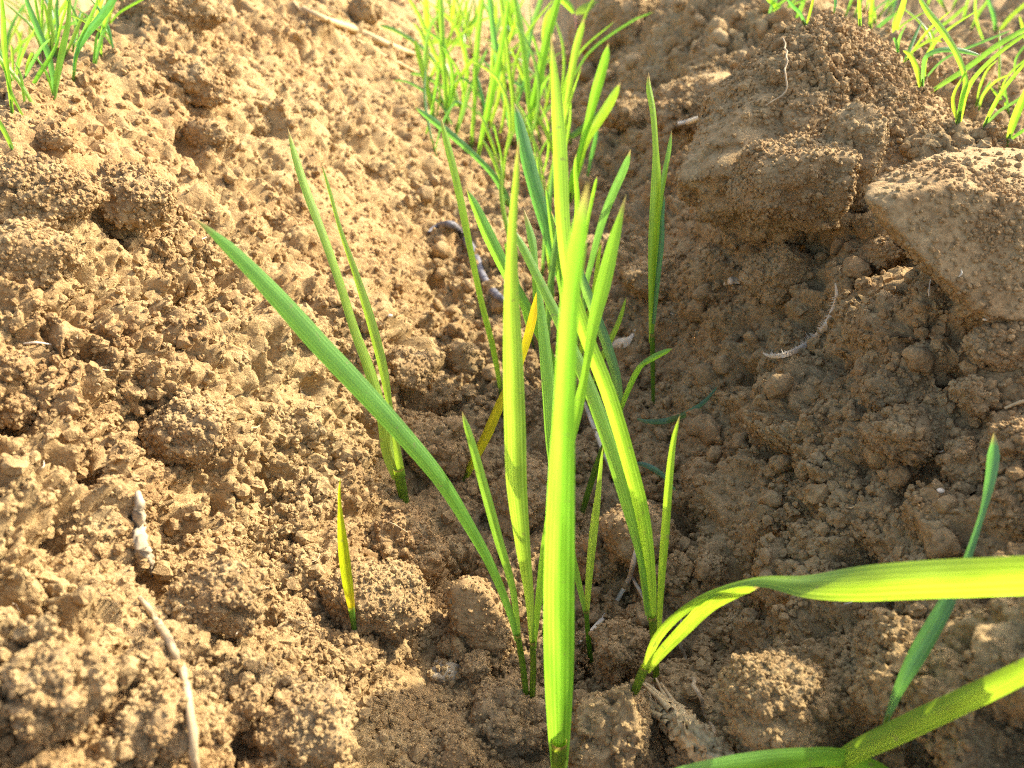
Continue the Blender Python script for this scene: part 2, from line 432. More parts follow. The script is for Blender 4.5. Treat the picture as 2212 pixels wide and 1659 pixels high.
outline_clod([(1300, 1130), (1350, 1095), (1400, 1088), (1440, 1120), (1462, 1180), (1440, 1215), (1380, 1228), (1320, 1200)],
             'block-like clod behind the stems of the spreading seedling', .014, .222, 5, 21, p=16)
outline_clod([(965, 1275), (1000, 1242), (1040, 1250), (1085, 1310), (1105, 1380), (1090, 1420), (1020, 1415), (975, 1370)],
             'dark pointed clod leaning beside the stems of the spreading-leaf plant', .014, .203, 5, 31, p=16)
outline_clod([(1470, 1030), (1500, 990), (1545, 985), (1580, 1030), (1585, 1080), (1540, 1108), (1480, 1100)],
             'angular shaded clod on the furrow floor at the foot of the shaded bank', .012, .240, 5, 20, p=16)
def slab(near_pts, far_pts, tn, tf, drop, label, seed):
    q = near_pts + [(x, y + drop) for x, y in near_pts]
    outline_clod(q, label, .004, tn, 5, seed, p=11, rough=1.3, near=.97, back=(.98, 0, 0), far=[(x, y, tf) for x, y in far_pts] + [(x, y + drop, tf) for x, y in far_pts])
slab([(1408, 232), (1440, 246), (1480, 240), (1530, 226), (1562, 200)], [(1430, 182), (1462, 160), (1500, 172), (1548, 152), (1590, 158)], .45, .50, 55, 'sunlit pale slab of soil at the foot of the tall mound', 16)
slab([(1478, 166), (1520, 152), (1590, 150), (1640, 130)], [(1512, 128), (1560, 118), (1600, 104), (1668, 108)], .50, .56, 40, 'sunlit flat soil slab leaning on the tall mound', 17)
bpy.context.view_layer.update()
_dg = bpy.context.evaluated_depsgraph_get()
def surf(px, py):
    """like hit(), but on the real soil surface with its clods"""
    d = Vector(ray(px, py)); L = d.length
    ok, loc, nor, i_, ob, m_ = SC.ray_cast(_dg, Vector((0, 0, CAM_H)), d / L)
    if not ok: return hit(px, py)
    return loc.copy(), (loc - Vector((0, 0, CAM_H))).length / L

BIG = [
    # px, py, rx, ry, label, sub, seed, kw
    (1832, 332, 72, 84, 'upright soil clod with one sunlit side below the tall mound', 5, 7, dict(sink=.2, angular=.5)),
    (1715, 400, 130, 95, 'broad lumpy soil clod on the shaded bank below the tall mound', 5, 8, dict(sink=.55, angular=.3)),
    (2160, 742, 62, 50, 'rounded soil clod under the large angular block', 4, 9, {}),
    (1932, 838, 62, 38, 'oblong pale soil clod halfway up the shaded bank', 4, 10, dict(rot=(0, -12, 0))),
    (2110, 852, 58, 32, 'flat tilted soil clod beside the oblong pale clod', 4, 11, dict(rot=(0, 14, 0), angular=.8)),
    (1950, 935, 88, 58, 'wide soil clod on the shaded bank under the oblong pale clod', 5, 12, dict(sink=.4)),
    (2095, 1000, 62, 55, 'soil clod behind the tip of the lone blue green leaf', 4, 13, dict(sink=.35)),
    (2190, 960, 45, 48, 'soil clod at the picture edge beyond the lone blue green leaf', 4, 14, dict(sink=.3)),
    (2130, 302, 56, 34, 'flat brown clod with sunlit rim below the grass behind the mound', 4, 15, dict(angular=.7)),
    (1345, 60, 95, 95, 'dark shaded lump of soil rising at the top edge', 5, 18, dict(sink=.3, angular=.5)),
    (1440, 605, 88, 52, 'shaded flat clod behind the tall twin-leaved seedling', 5, 19, dict(angular=.7)),
    (1455, 1232, 40, 34, 'small clod beside the block-like clod', 4, 22, {}),
    (1535, 1228, 34, 30, 'knobbly little clod at the foot of the shaded bank', 4, 23, {}),
    (1292, 1205, 58, 45, 'low clod half hidden by the short twin-leaf seedling', 4, 24, dict(angular=.8)),
    (1003, 772, 35, 36, 'round sunlit soil ball alone on the furrow floor', 4, 25, dict(angular=.35, sink=.1)),
    (945, 850, 38, 46, 'upright sunlit clod at the foot of the sunny bank', 4, 26, {}),
    (880, 800, 62, 42, 'overhanging crumbly clod on the lip of the sunny bank', 4, 27, dict(angular=.3)),
    (935, 960, 82, 58, 'crumbly clod between the sunny bank and the wide upright leaf', 5, 28, dict(angular=.3, sink=.35)),
    (1130, 880, 45, 50, 'sunlit clod peeping out behind the wide upright leaf', 4, 29, {}),
    (1130, 1080, 78, 72, 'shaded clod behind the base of the wide upright leaf', 5, 30, dict(angular=.7, sink=.3)),
    (990, 1400, 38, 30, 'small pointed clod below the dark leaning clod', 4, 32, {}),
    (1028, 1440, 34, 28, 'rounded clod close to the paired stems', 4, 33, {}),
    (960, 1452, 34, 24, 'smooth pale stone on the furrow floor', 4, 34, dict(mat=STONE, cat='stone', name='stone', angular=.5)),
    (1345, 1405, 58, 62, 'shaded clod between the paired stems and the arching leaf', 4, 35, dict(angular=.6, sink=.2)),
    (1660, 1500, 110, 78, 'sunlit hump of soil behind the fibrous stubble stump', 6, 37, dict(angular=.4, sink=.45)),
    (1110, 1560, 90, 60, 'crumbly near clod in front of the paired stems', 5, 38, dict(angular=.3, sink=.5)),
    (990, 1625, 48, 44, 'upright sunlit clod at the bottom edge below the pale stone', 4, 39, dict(angular=.6)),
    (80, 425, 130, 85, 'big smooth rounded clod on the crest of the sunny bank', 5, 40, dict(angular=.45, sink=.45)),
    (45, 560, 100, 75, 'rounded sunlit clod below the big smooth crest clod', 5, 41, dict(angular=.45, sink=.4)),
    (285, 425, 85, 62, 'smooth sunlit clod near the crest of the sunny bank', 5, 42, dict(angular=.4, sink=.55)),
    (242, 478, 38, 32, 'small round clod below the smooth crest clod', 4, 43, {}),
    (120, 300, 35, 22, 'small clod on the skyline of the sunny bank', 4, 44, {}),
    (450, 295, 52, 36, 'sunlit clod on the upper sunny bank above the long slanting leaf', 4, 45, {}),
    (552, 270, 26, 28, 'little clod beside a hollow on the upper sunny bank', 4, 46, {}),
    (430, 185, 75, 45, 'broad clod on the top of the sunny bank', 5, 47, dict(sink=.5)),
    (370, 25, 95, 50, 'dark clod perched on the crest of the sunny bank', 5, 48, dict(angular=.8, out=.8)),
    (30, 800, 45, 38, 'crumbly clod at the picture edge beside a dark crack', 4, 49, {}),
    (35, 880, 48, 36, 'crumbly clod under the crumbly edge clod', 4, 50, {}),
    (400, 930, 90, 70, 'knobbly sunlit clod next to a dark hollow on the sunny bank', 5, 51, dict(angular=.3, sink=.5)),
    (470, 1290, 95, 70, 'overhanging sunlit clod above a dark hollow near the yellow sprout', 5, 52, dict(angular=.4, sink=.45)),
    (640, 1390, 60, 75, 'upright clod under the yellow sprout', 5, 53, dict(angular=.4, sink=.4)),
    (860, 1180, 95, 70, 'crumbly sunlit clod on the lip above the dark cavity', 5, 54, dict(angular=.3, sink=.45)),
    (800, 1290, 110, 85, 'broad crumbly sunlit shoulder beside the yellow sprout', 5, 55, dict(angular=.3, sink=.5)),
    (120, 1480, 110, 90, 'near blurred clod at the bottom corner of the sunny bank', 6, 56, dict(angular=.3, sink=.45)),
    (330, 1560, 90, 70, 'near sunlit clod beside the pale buried root', 5, 57, dict(angular=.3, sink=.5)),
    (660, 1560, 100, 70, 'near crumbly clod below the yellow sprout at the bottom', 5, 58, dict(angular=.3, sink=.5)),
    (1420, 1060, 42, 32, 'clod under the fallen curled leaf', 4, 59, {}),
    (1250, 990, 45, 40, 'small block of soil behind the blurred near leaf', 4, 60, {}),
    (1690, 590, 80, 60, 'rough clod on the shaded bank above the curved husk', 5, 61, dict(sink=.5)),
    (1910, 545, 38, 30, 'small clod wedged under the large angular block', 4, 63, {}),
    (790, 25, 36, 30, 'round clod near the long straw on the sunny bank', 4, 64, {}),
    (1075, 300, 34, 28, 'brown clod among the far seedlings in the furrow', 4, 65, {}),
    (1360, 250, 60, 40, 'shaded clod below the sunlit pale slab', 4, 66, dict(angular=.7)),
]
for (px, py, rx, ry, lab, sub, seed, kw) in BIG:
    clod(px, py, rx, ry, lab, sub, seed, **kw)

bpy.context.view_layer.update()
_dg = bpy.context.evaluated_depsgraph_get()
# small clods that lie about, alike: shared meshes
rnd = random.Random(4)
SMALL = []
for k in range(12):
    V, F = clod_shape(3, 200 + k, (.0042, .0038, .0034), .5, .25, fine=1.0)
    SMALL.append(mesh_from('soil_clod', V, F, CLOD, True))
def small(px, py, r, label, group):
    p, t = surf(px, py)
    o = link('soil_clod', rnd.choice(SMALL), loc=p + Vector((0, 0, .45 * r * t / FPX)))
    s = r * t / FPX / .0038
    o.scale = (s * rnd.uniform(.85, 1.2), s * rnd.uniform(.85, 1.2), s * rnd.uniform(.75, 1.05))
    o.rotation_euler = [rnd.uniform(0, 6.28) for _ in range(3)]
    tag(o, label, 'clod', group)
ZONES = [  # polygon box x0,x1,y0,y1 count r0 r1 label group
    (870, 1000, 370, 450, 12, 9, 20, 'small sunlit soil clod in the heap beside the far seedlings', 'clods heaped by the far seedlings'),
    (900, 1080, 780, 1030, 26, 8, 20, 'small sunlit soil clod scattered at the foot of the sunny bank', 'clods at the foot of the sunny bank'),
    (940, 1080, 500, 740, 14, 10, 22, 'small shaded soil clod on the furrow floor near the dark twig', 'clods near the dark twig'),
    (1340, 1500, 640, 960, 32, 7, 18, 'small round shaded clod around the tall twin-leaved seedling', 'clods around the twin-leaved seedling'),
    (1240, 1480, 980, 1400, 32, 9, 26, 'small shaded clod on the near furrow floor among the stems', 'clods among the near stems'),
    (1480, 1700, 1180, 1400, 24, 8, 22, 'small shaded clod at the foot of the shaded bank', 'clods at the foot of the shaded bank'),
    (1460, 1700, 15, 130, 22, 12, 26, 'small clod in the rubble beside the tall mound', 'rubble beside the tall mound'),
    (1230, 1400, 130, 420, 16, 10, 24, 'small shaded clod below the dark lump in the far furrow', 'clods in the far furrow'),
    (1900, 2200, 60, 330, 12, 8, 22, 'small clod on the ridge behind the tall mound', 'clods behind the tall mound'),
    (1500, 2200, 440, 1200, 70, 9, 30, 'small clod stuck on the face of the shaded bank', 'clods on the shaded bank'),
]
for (x0, x1, y0, y1, n, r0, r1, lab, grp) in ZONES:
    k = 0
    while k < n:
        x, y = rnd.uniform(x0, x1), rnd.uniform(y0, y1)
        if x > 1860 and 320 < y < 730 and y < 480 + (x - 1860) * .95: continue       # not on the face of the large block
        k += 1
        small(x, y, r0 + (r1 - r0) * rnd.random() ** 2, lab, grp)

# ------------------------------------------------------------------ loose crumbs (uncountable): geometry-node instances on points
CAMP0 = np.array([0, 0, CAM_H])
def build_crumbs():
    rs = np.random.RandomState(2)
    f = GF[np.all((GIN & (GR < 1.1) & ((np.abs(GT) < R(56)) | ((GR < .5) & (np.abs(GT) < R(100)))))[GF], axis=1)]
    A, B, C, D = (GV[f[:, k]] for k in range(4))
    nrm = np.cross(C - A, D - B); area = np.linalg.norm(nrm, axis=1) + 1e-16; nrm /= area[:, None]
    nrm[(nrm * GN_[f[:, 0]]).sum(1) < 0] *= -1
    w = area / GR[f[:, 0]] ** 1.75
    pk = rs.choice(len(f), 350000, p=w / w.sum())
    u, v = rs.rand(2, len(pk), 1)
    pts = (A[pk] * (1 - u) + B[pk] * u) * (1 - v) + (D[pk] * (1 - u) + C[pk] * u) * v
    pn, pr = nrm[pk], GR[f[pk, 0]]
    mask = sstep(-.45, .4, perlin(pts / .026 + 1.5, 71) + .5 * perlin(pts / .009, 72))
    keep = rs.rand(len(pts)) < (.30 + .70 * mask)
    mask, pts, pn, rad = mask[keep], pts[keep], pn[keep], pr[keep]
    pile = sstep(-.1, .5, perlin(pts / .0042 + 8.5, 73)) * mask
    size = np.exp(rs.normal(0, .58, len(pts))) * .00044 * (.55 + .45 * np.clip(rad / .2, .6, 4))
    pts = pts + pn * (rs.rand(len(pts)) * .0020 * pile)[:, None] + rs.normal(0, .0002, pts.shape)
    more = []
    for P, a in CRUMB_SRC:
        n = int(min(14000, max(40, a / 5)))
        more.append(P[rs.choice(len(P), min(n, len(P)), replace=False)])
    mp = np.concatenate(more); ms = np.exp(rs.normal(0, .4, len(mp))) * .00036 * (.45 + .55 * np.linalg.norm(mp - CAMP0, axis=1) / .19)
    mp = mp + rs.normal(0, .0002, mp.shape)
    pts = np.concatenate([pts, mp]); size = np.minimum(np.concatenate([size, ms]), .003)
    me = bpy.data.meshes.new('soil_crumbs'); me.vertices.add(len(pts)); me.vertices.foreach_set('co', pts.astype(np.float32).ravel())
    at = me.attributes.new('size', 'FLOAT', 'POINT'); at.data.foreach_set('value', size.astype(np.float32))
    o = link('soil_crumbs', me); tag(o, 'loose fine soil crumbs strewn over the banks', 'soil', kind='stuff')
    me.materials.append(SOIL)
    ng = bpy.data.node_groups.new('crumbs', 'GeometryNodeTree')
    ng.interface.new_socket('Geometry', in_out='INPUT', socket_type='NodeSocketGeometry')
    ng.interface.new_socket('Geometry', in_out='OUTPUT', socket_type='NodeSocketGeometry')
    N, L = ng.nodes, ng.links
    gi = N.new('NodeGroupInput'); go = N.new('NodeGroupOutput')
    g2i = N.new('GeometryNodeGeometryToInstance')
    for k in range(5):
        ic = N.new('GeometryNodeMeshIcoSphere'); ic.inputs['Radius'].default_value = 1; ic.inputs['Subdivisions'].default_value = 2
        pos = N.new('GeometryNodeInputPosition'); nz = N.new('ShaderNodeTexNoise'); nz.noise_dimensions = '4D'
        nz.inputs['W'].default_value = k * 7.3; nz.inputs['Scale'].default_value = 1.3; nz.inputs['Detail'].default_value = 2
        L.new(pos.outputs[0], nz.inputs['Vector'])
        sub = N.new('ShaderNodeVectorMath'); sub.operation = 'SUBTRACT'; sub.inputs[1].default_value = (.5, .5, .5); L.new(nz.outputs['Color'], sub.inputs[0])
        sc = N.new('ShaderNodeVectorMath'); sc.operation = 'SCALE'; sc.inputs['Scale'].default_value = 2.2; L.new(sub.outputs[0], sc.inputs[0])
        sp = N.new('GeometryNodeSetPosition'); L.new(ic.outputs[0], sp.inputs[0]); L.new(sc.outputs[0], sp.inputs['Offset'])
        sm = N.new('GeometryNodeSetMaterial'); sm.inputs['Material'].default_value = SOIL; L.new(sp.outputs[0], sm.inputs[0])
        L.new(sm.outputs[0], g2i.inputs[0])
    iop = N.new('GeometryNodeInstanceOnPoints'); L.new(gi.outputs[0], iop.inputs['Points']); L.new(g2i.outputs[0], iop.inputs['Instance'])
    iop.inputs['Pick Instance'].default_value = True
    ri = N.new('FunctionNodeRandomValue'); ri.data_type = 'INT'; ri.inputs[4].default_value = 0; ri.inputs[5].default_value = 4
    L.new(ri.outputs[2], iop.inputs['Instance Index'])
    rv = N.new('FunctionNodeRandomValue'); rv.data_type = 'FLOAT_VECTOR'; rv.inputs[0].default_value = (0, 0, 0); rv.inputs[1].default_value = (6.28, 6.28, 6.28); rv.inputs['Seed'].default_value = 3
    L.new(rv.outputs[0], iop.inputs['Rotation'])
    na = N.new('GeometryNodeInputNamedAttribute'); na.data_type = 'FLOAT'; na.inputs[0].default_value = 'size'
    L.new(na.outputs[0], iop.inputs['Scale'])
    L.new(iop.outputs[0], go.inputs[0])
    md = o.modifiers.new('crumbs', 'NODES'); md.node_group = ng
build_crumbs()

# ------------------------------------------------------------------ leaves, stems, strands
def spline(A, n):
    """Catmull-Rom through the rows of A (points with any extra columns), n samples evenly in parameter"""
    A = np.asarray(A, float); m = len(A)
    if m == 2:
        t = np.linspace(0, 1, n)[:, None]; return A[0] * (1 - t) + A[1] * t
    E = np.vstack([2 * A[0] - A[1], A, 2 * A[-1] - A[-2]])
    L = np.concatenate([[0], np.cumsum(np.linalg.norm(np.diff(A[:, :3], axis=0), axis=1) + 1e-9)])
    s = np.linspace(0, L[-1] * (1 - 1e-9), n)
    i = np.clip(np.searchsorted(L, s, side='right') - 1, 0, m - 2)
    u = ((s - L[i]) / (L[i + 1] - L[i]))[:, None]
    p0, p1, p2, p3 = E[i], E[i + 1], E[i + 2], E[i + 3]
    return .5 * (2 * p1 + (p2 - p0) * u + (2 * p0 - 5 * p1 + 4 * p2 - p3) * u ** 2 + (3 * p1 - p0 - 3 * p2 + p3) * u ** 3)

CAMP = np.array([0, 0, CAM_H])
def ribbon(C, W, TW, fold=.22, nx=9, tipped=True, base_round=True):
    """blade mesh along centres C with full widths W and twists TW (radians away from facing the lens)"""
    n = len(C)
    T = np.gradient(C, axis=0); T /= np.linalg.norm(T, axis=1, keepdims=True)
    V = CAMP - C; V /= np.linalg.norm(V, axis=1, keepdims=True)
    S = np.cross(T, V); S /= np.linalg.norm(S, axis=1, keepdims=True) + 1e-9
    Nn = np.cross(S, T)
    c, s_ = np.cos(TW)[:, None], np.sin(TW)[:, None]
    S, Nn = S * c + Nn * s_, Nn * c - S * s_
    u = np.linspace(-1, 1, nx)
    verts = C[:, None, :] + S[:, None, :] * (u[None, :, None] * W[:, None, None] / 2) - Nn[:, None, :] * (fold * (np.abs(u) ** 1.5)[None, :, None] * W[:, None, None] / 2)
    i = np.arange(n - 1)[:, None]; j = np.arange(nx - 1)[None, :]
    F = np.stack([i * nx + j, i * nx + j + 1, (i + 1) * nx + j + 1, (i + 1) * nx + j], -1).reshape(-1, 4)
    UV = np.stack(np.broadcast_arrays(((u + 1) / 2)[None, :], np.linspace(0, 1, n)[:, None]), -1).reshape(-1, 2)
    return verts.reshape(-1, 3), F, UV

def tube(C, Rr, ns=9):
    n = len(C)
    T = np.gradient(C, axis=0); T /= np.linalg.norm(T, axis=1, keepdims=True) + 1e-12
    a = np.cross(T, [.31, .22, .93]); a /= np.linalg.norm(a, axis=1, keepdims=True) + 1e-9
    b = np.cross(T, a)
    th = np.linspace(0, 2 * math.pi, ns, endpoint=False)
    V = C[:, None, :] + (a[:, None, :] * np.cos(th)[None, :, None] + b[:, None, :] * np.sin(th)[None, :, None]) * Rr[:, None, None]
    i = np.arange(n - 1)[:, None]; j = np.arange(ns)[None, :]; j2 = (j + 1) % ns
    F = np.stack([i * ns + j, i * ns + j2, (i + 1) * ns + j2, (i + 1) * ns + j], -1).reshape(-1, 4)
    UV = np.stack(np.broadcast_arrays(np.linspace(0, 1, ns)[None, :], np.linspace(0, 1, n)[:, None]), -1).reshape(-1, 2)
    return V.reshape(-1, 3), F, UV

def uvmesh(name, V, F, UV, mat):
    me = mesh_from(name, V, F, mat, True)
    l = me.uv_layers.new(name='UVMap'); l.data.foreach_set('uv', UV[F.ravel()].astype(np.float32).ravel())
    return me

lr = random.Random(9)
def traced(pts, y0, dy):
    """picture points (px, py, width[, twist in degrees]) to 3-D rows x y z width twist"""
    q = np.array([[p[0], p[1]] for p in pts], float)
    L = np.concatenate([[0], np.cumsum(np.linalg.norm(np.diff(q, axis=0), axis=1))]); s = L / L[-1]
    rows = []
    for p, f in zip(pts, s):
        y = y0 + dy * (f ** 1.3)
        P, t = on_plane_y(p[0], p[1], y)
        tw = R(p[3]) if len(p) > 3 else None
        rows.append([*P, p[2] * t / FPX, tw])
    tw0 = R(lr.uniform(-32, 32))
    for r_ in rows:
        if r_[4] is None: r_[4] = tw0
        r_[3] = .9 * r_[3] / max(.45, math.cos(r_[4]))
    return np.array(rows, float)

def leaf(parent, pts, y0, dy=0.0, mat='g', fold=None, label=None):
    A = spline(traced(pts, y0, dy), 44)
    n = len(A); f = np.linspace(0, 1, n)
    W = np.maximum(A[:, 3], 1e-4)
    W = W * np.where(f > .94, np.sqrt(np.clip((1.0 - f) / .06, 0, 1)) * .9 + .02, 1)   # blunt pointed tip
    V, F, UV = ribbon(A[:, :3] - np.array(parent.location), W, A[:, 4], fold if fold is not None else lr.uniform(.25, .6))
    # ribbon() needs world positions for facing: redo with them
    V, F, UV = ribbon(A[:, :3], W, A[:, 4], fold if fold is not None else lr.uniform(.25, .6))
    me = uvmesh('leaf', V - np.array(parent.location), F, UV, LM[mat])
    o = link('leaf', me, parent)
    if label: o['label'] = label
    return o

def stem(parent, pts, y0, dy=0.0, name='stem', mat=None):
    A = spline(traced([(*p[:3], 0) for p in pts], y0, dy), 20)
    V, F, UV = tube(A[:, :3], A[:, 3] / 2)
    return link(name, uvmesh(name, V - np.array(parent.location), F, UV, mat or STEMG), parent)

def plant(base, label, stems, leaves, group=None, name='wheat_seedling', cat='seedling', y=None):
    p, t = surf(*base)
    if y is not None: p = on_plane_y(base[0], base[1], y)[0]
    root = empty(name, p); tag(root, label, cat, group)
    for s in stems:
        s = list(s)
        x0, y0, w0 = s[0][:3]; x1, y1 = s[1][:2]
        L = math.hypot(x1 - x0, y1 - y0) + 1e-6
        s = [(x0 - (x1 - x0) / L * 26, y0 - (y1 - y0) / L * 26, w0)] + s       # runs on below the soil surface
        stem(root, s, p.y)
    if not stems and leaves:
        q = leaves[0][0]; (x0, y0, w0), (x1, y1, w1) = q[0][:3], q[1][:3]
        L = math.hypot(x1 - x0, y1 - y0) + 1e-6; e = min(.5, 30 / L)
        w = max(5, min(w0, 14)) * .9
        stem(root, [(x0 - (x1 - x0) / L * 22, y0 - (y1 - y0) / L * 22, w), (x0, y0, w), (x0 + (x1 - x0) * e, y0 + (y1 - y0) * e, w * .55)], p.y)
    for l in leaves:
        pts, dy, m = l[:3]
        leaf(root, pts, p.y, dy, m, label=l[3] if len(l) > 3 else None)
    return root

NG = 'wheat seedlings along the near furrow'
# the near, slightly blurred plant
plant((1212, 1760), 'seedling with the widest blurred upright blade, nearest the lens, cut off by the bottom edge',
      [[(1210, 1760, 30), (1208, 1660, 36), (1208, 1600, 38)]],
      [([(1208, 1690, 34, 0), (1208, 1600, 54, 0), (1206, 1450, 72, 5), (1205, 1250, 74, 8), (1210, 1050, 64, 8), (1217, 880, 52, 8), (1228, 680, 46, 5), (1245, 530, 44, 5), (1262, 440, 38, 5), (1271, 392, 22, 5)], -.004, 'y')], NG)
# spreading plant, two stems
plant((1136, 1496), 'seedling with one long leaf slanting far across the sunny bank',
      [[(1136, 1496, 15), (1128, 1430, 15), (1118, 1370, 15)]],
      [([(1118, 1385, 13), (1100, 1320, 17), (1062, 1225, 22), (1010, 1130, 28), (950, 1035, 36), (880, 950, 42), (790, 850, 48), (700, 755, 50), (610, 655, 46), (520, 560, 34), (455, 500, 22), (416, 470, 12)], .015, 'g'),
       ([(1121, 1390, 12), (1108, 1275, 16), (1075, 1160, 22), (1045, 1050, 22), (1020, 960, 18), (1003, 905, 12), (998, 888, 6)], .01, 'g')], NG)
plant((1150, 1503), 'seedling with a wide upright ribbed leaf and a slimmer leaf crossing behind the blurred blade',
      [[(1150, 1503, 15), (1152, 1440, 15), (1150, 1385, 14)]],
      [([(1150, 1400, 12, 10), (1142, 1290, 22, 15), (1128, 1180, 36, 10), (1115, 1050, 50, 6), (1111, 920, 52, 6), (1107, 780, 48, 6), (1104, 640, 36, 6), (1106, 500, 22, 6), (1113, 400, 16, 10), (1121, 295, 14, 10)], .004, 'g'),
       ([(1153, 1405, 12), (1163, 1310, 16), (1182, 1170, 24), (1215, 1010, 30), (1250, 880, 26), (1266, 800, 18), (1284, 700, 28), (1305, 615, 36), (1330, 510, 26), (1353, 418, 8)], .012, 'y')], NG)
plant((1416, 1468), 'seedling with two long leaves slanting behind the blurred blade and one short upright leaf',
      [[(1418, 1475, 16), (1414, 1400, 18), (1408, 1330, 20)]],
      [([(1408, 1350, 18), (1402, 1250, 26), (1385, 1120, 34), (1352, 990, 36), (1310, 850, 36), (1262, 725, 34), (1228, 610, 32), (1212, 480, 34), (1206, 330, 34), (1197, 180, 22), (1190, 68, 8)], .03, 'y'),
       ([(1404, 1340, 12), (1388, 1210, 24), (1350, 1060, 38), (1318, 960, 36), (1272, 835, 32), (1228, 735, 28), (1175, 625, 22), (1130, 535, 20), (1097, 478, 12)], .03, 'g'),
       ([(1424, 1370, 10), (1430, 1250, 17), (1438, 1150, 20), (1447, 1030, 18), (1456, 950, 12), (1469, 896, 6)], .005, 'y'),
       ([(1398, 1330, 9), (1384, 1220, 12), (1366, 1130, 12), (1350, 1070, 7)], .01, 'g')], NG)
plant((1276, 1428), 'short seedling forking into two leaves just beyond the blurred blade',
      [[(1276, 1428, 13), (1270, 1370, 12), (1266, 1318, 12)]],
      [([(1266, 1325, 11), (1245, 1235, 16), (1215, 1110, 24), (1196, 970, 32), (1187, 850, 32), (1176, 730, 26), (1166, 640, 14), (1160, 590, 8), (1150, 520, 20), (1131, 450, 14)], .03, 'g'),
       ([(1267, 1325, 11), (1272, 1240, 17), (1282, 1140, 20), (1291, 1070, 14), (1298, 1000, 8), (1303, 962, 4)], .01, 'g')], NG)
plant((1258, 1106), 'slender seedling whose tip kinks sideways above the fallen curled leaf',
      [[(1258, 1106, 14), (1276, 1045, 15), (1300, 975, 14), (1328, 915, 13), (1338, 880, 12)]],
      [([(1338, 890, 11), (1358, 840, 13), (1374, 806, 14), (1388, 787, 12), (1412, 772, 15), (1436, 760, 12), (1454, 752, 5)], 0, 'y'),
       ([(1340, 895, 12), (1330, 820, 22), (1310, 750, 24), (1284, 680, 24), (1250, 590, 20), (1215, 510, 14), (1190, 455, 8)], .03, 'b'),
       ([(1334, 905, 8), (1331, 880, 9), (1335, 850, 4)], 0, 'y')], NG)
plant((1411, 873), 'tall twin-leaved seedling standing alone against the shaded bank',
      [[(1411, 873, 8), (1410, 800, 11), (1409, 720, 12)]],
      [([(1409, 740, 12), (1409, 640, 14), (1412, 520, 20), (1420, 400, 24), (1418, 320, 14), (1412, 240, 14), (1403, 190, 14), (1401, 156, 10)], .02, 'y'),
       ([(1410, 730, 8), (1414, 590, 12), (1425, 450, 14), (1438, 370, 12), (1447, 320, 10), (1451, 280, 5)], .02, 'g'),
       ([(1411, 700, 8), (1421, 590, 12), (1428, 520, 13), (1430, 470, 9), (1436, 420, 4)], .01, 'b')], NG)
plant((875, 1080), 'upright pair of leaves growing from the foot of the sunny bank',
      [[(874, 1080, 22), (866, 1045, 26), (860, 1010, 26)]],
      [([(862, 1030, 30), (842, 975, 34), (828, 900, 28), (800, 800, 26), (768, 715, 22), (735, 610, 20), (702, 515, 20), (664, 415, 20), (638, 335, 16), (621, 274, 8)], .02, 'g'),
       ([(866, 1030, 22), (856, 960, 16), (842, 880, 14), (826, 790, 22), (800, 690, 22), (768, 590, 16), (735, 495, 10), (710, 405, 8), (692, 346, 4)], .03, 'g')], NG)
plant((766, 1362), 'single short yellow sprout on the sunny bank',
      [[(766, 1362, 12), (762, 1335, 14), (758, 1310, 16)]],
      [([(761, 1325, 15), (752, 1270, 24), (744, 1210, 26), (738, 1150, 20), (734, 1100, 10), (733, 1060, 6), (736, 1030, 3)], .003, 's')], NG)
plant((1003, 1036), 'leaf crossing behind the wide ribbed leaf, its upper part turned orange yellow', [],
      [([(1000, 1042, 10), (1020, 995, 20), (1050, 935, 24), (1082, 862, 22), (1108, 815, 18), (1132, 745, 20), (1148, 685, 20), (1159, 630, 8)], .01, 'o')], NG)
plant((1084, 870), 'narrow leaf with a yellowed base leaning beside the dark twig', [],
      [([(1086, 885, 8), (1080, 830, 11), (1064, 745, 14), (1040, 650, 14), (1018, 545, 15), (1001, 460, 18), (984, 380, 18), (965, 305, 16), (951, 250, 8)], .02, 'y')], NG)
plant((1215, 860), 'seedling leaf leaning behind the wide ribbed leaf', [],
      [([(1216, 865, 16), (1190, 780, 22), (1150, 690, 24), (1100, 600, 28), (1055, 510, 30), (1026, 445, 20), (1006, 404, 8)], .02, 'g')], NG)
plant((1250, 730), 'broad pale leaf shining white behind the blurred blade', [],
      [([(1252, 760, 16), (1235, 660, 26), (1214, 590, 32), (1188, 505, 34), (1160, 415, 34), (1135, 320, 32), (1120, 255, 20), (1110, 220, 8)], .02, 'b')], NG)
plant((1280, 850), 'short pointed leaf between the slanting leaves', [],
      [([(1280, 850, 10), (1292, 795, 14), (1315, 742, 14), (1335, 700, 12), (1345, 670, 8), (1353, 640, 3)], 0, 'g')], NG)
plant((1258, 700), 'dark tipped leaf leaning towards the twin-leaved seedling', [],
      [([(1256, 720, 10), (1265, 620, 12), (1278, 560, 14), (1300, 478, 18), (1324, 415, 20), (1348, 362, 18), (1363, 322, 7)], 0, 'b')], NG)

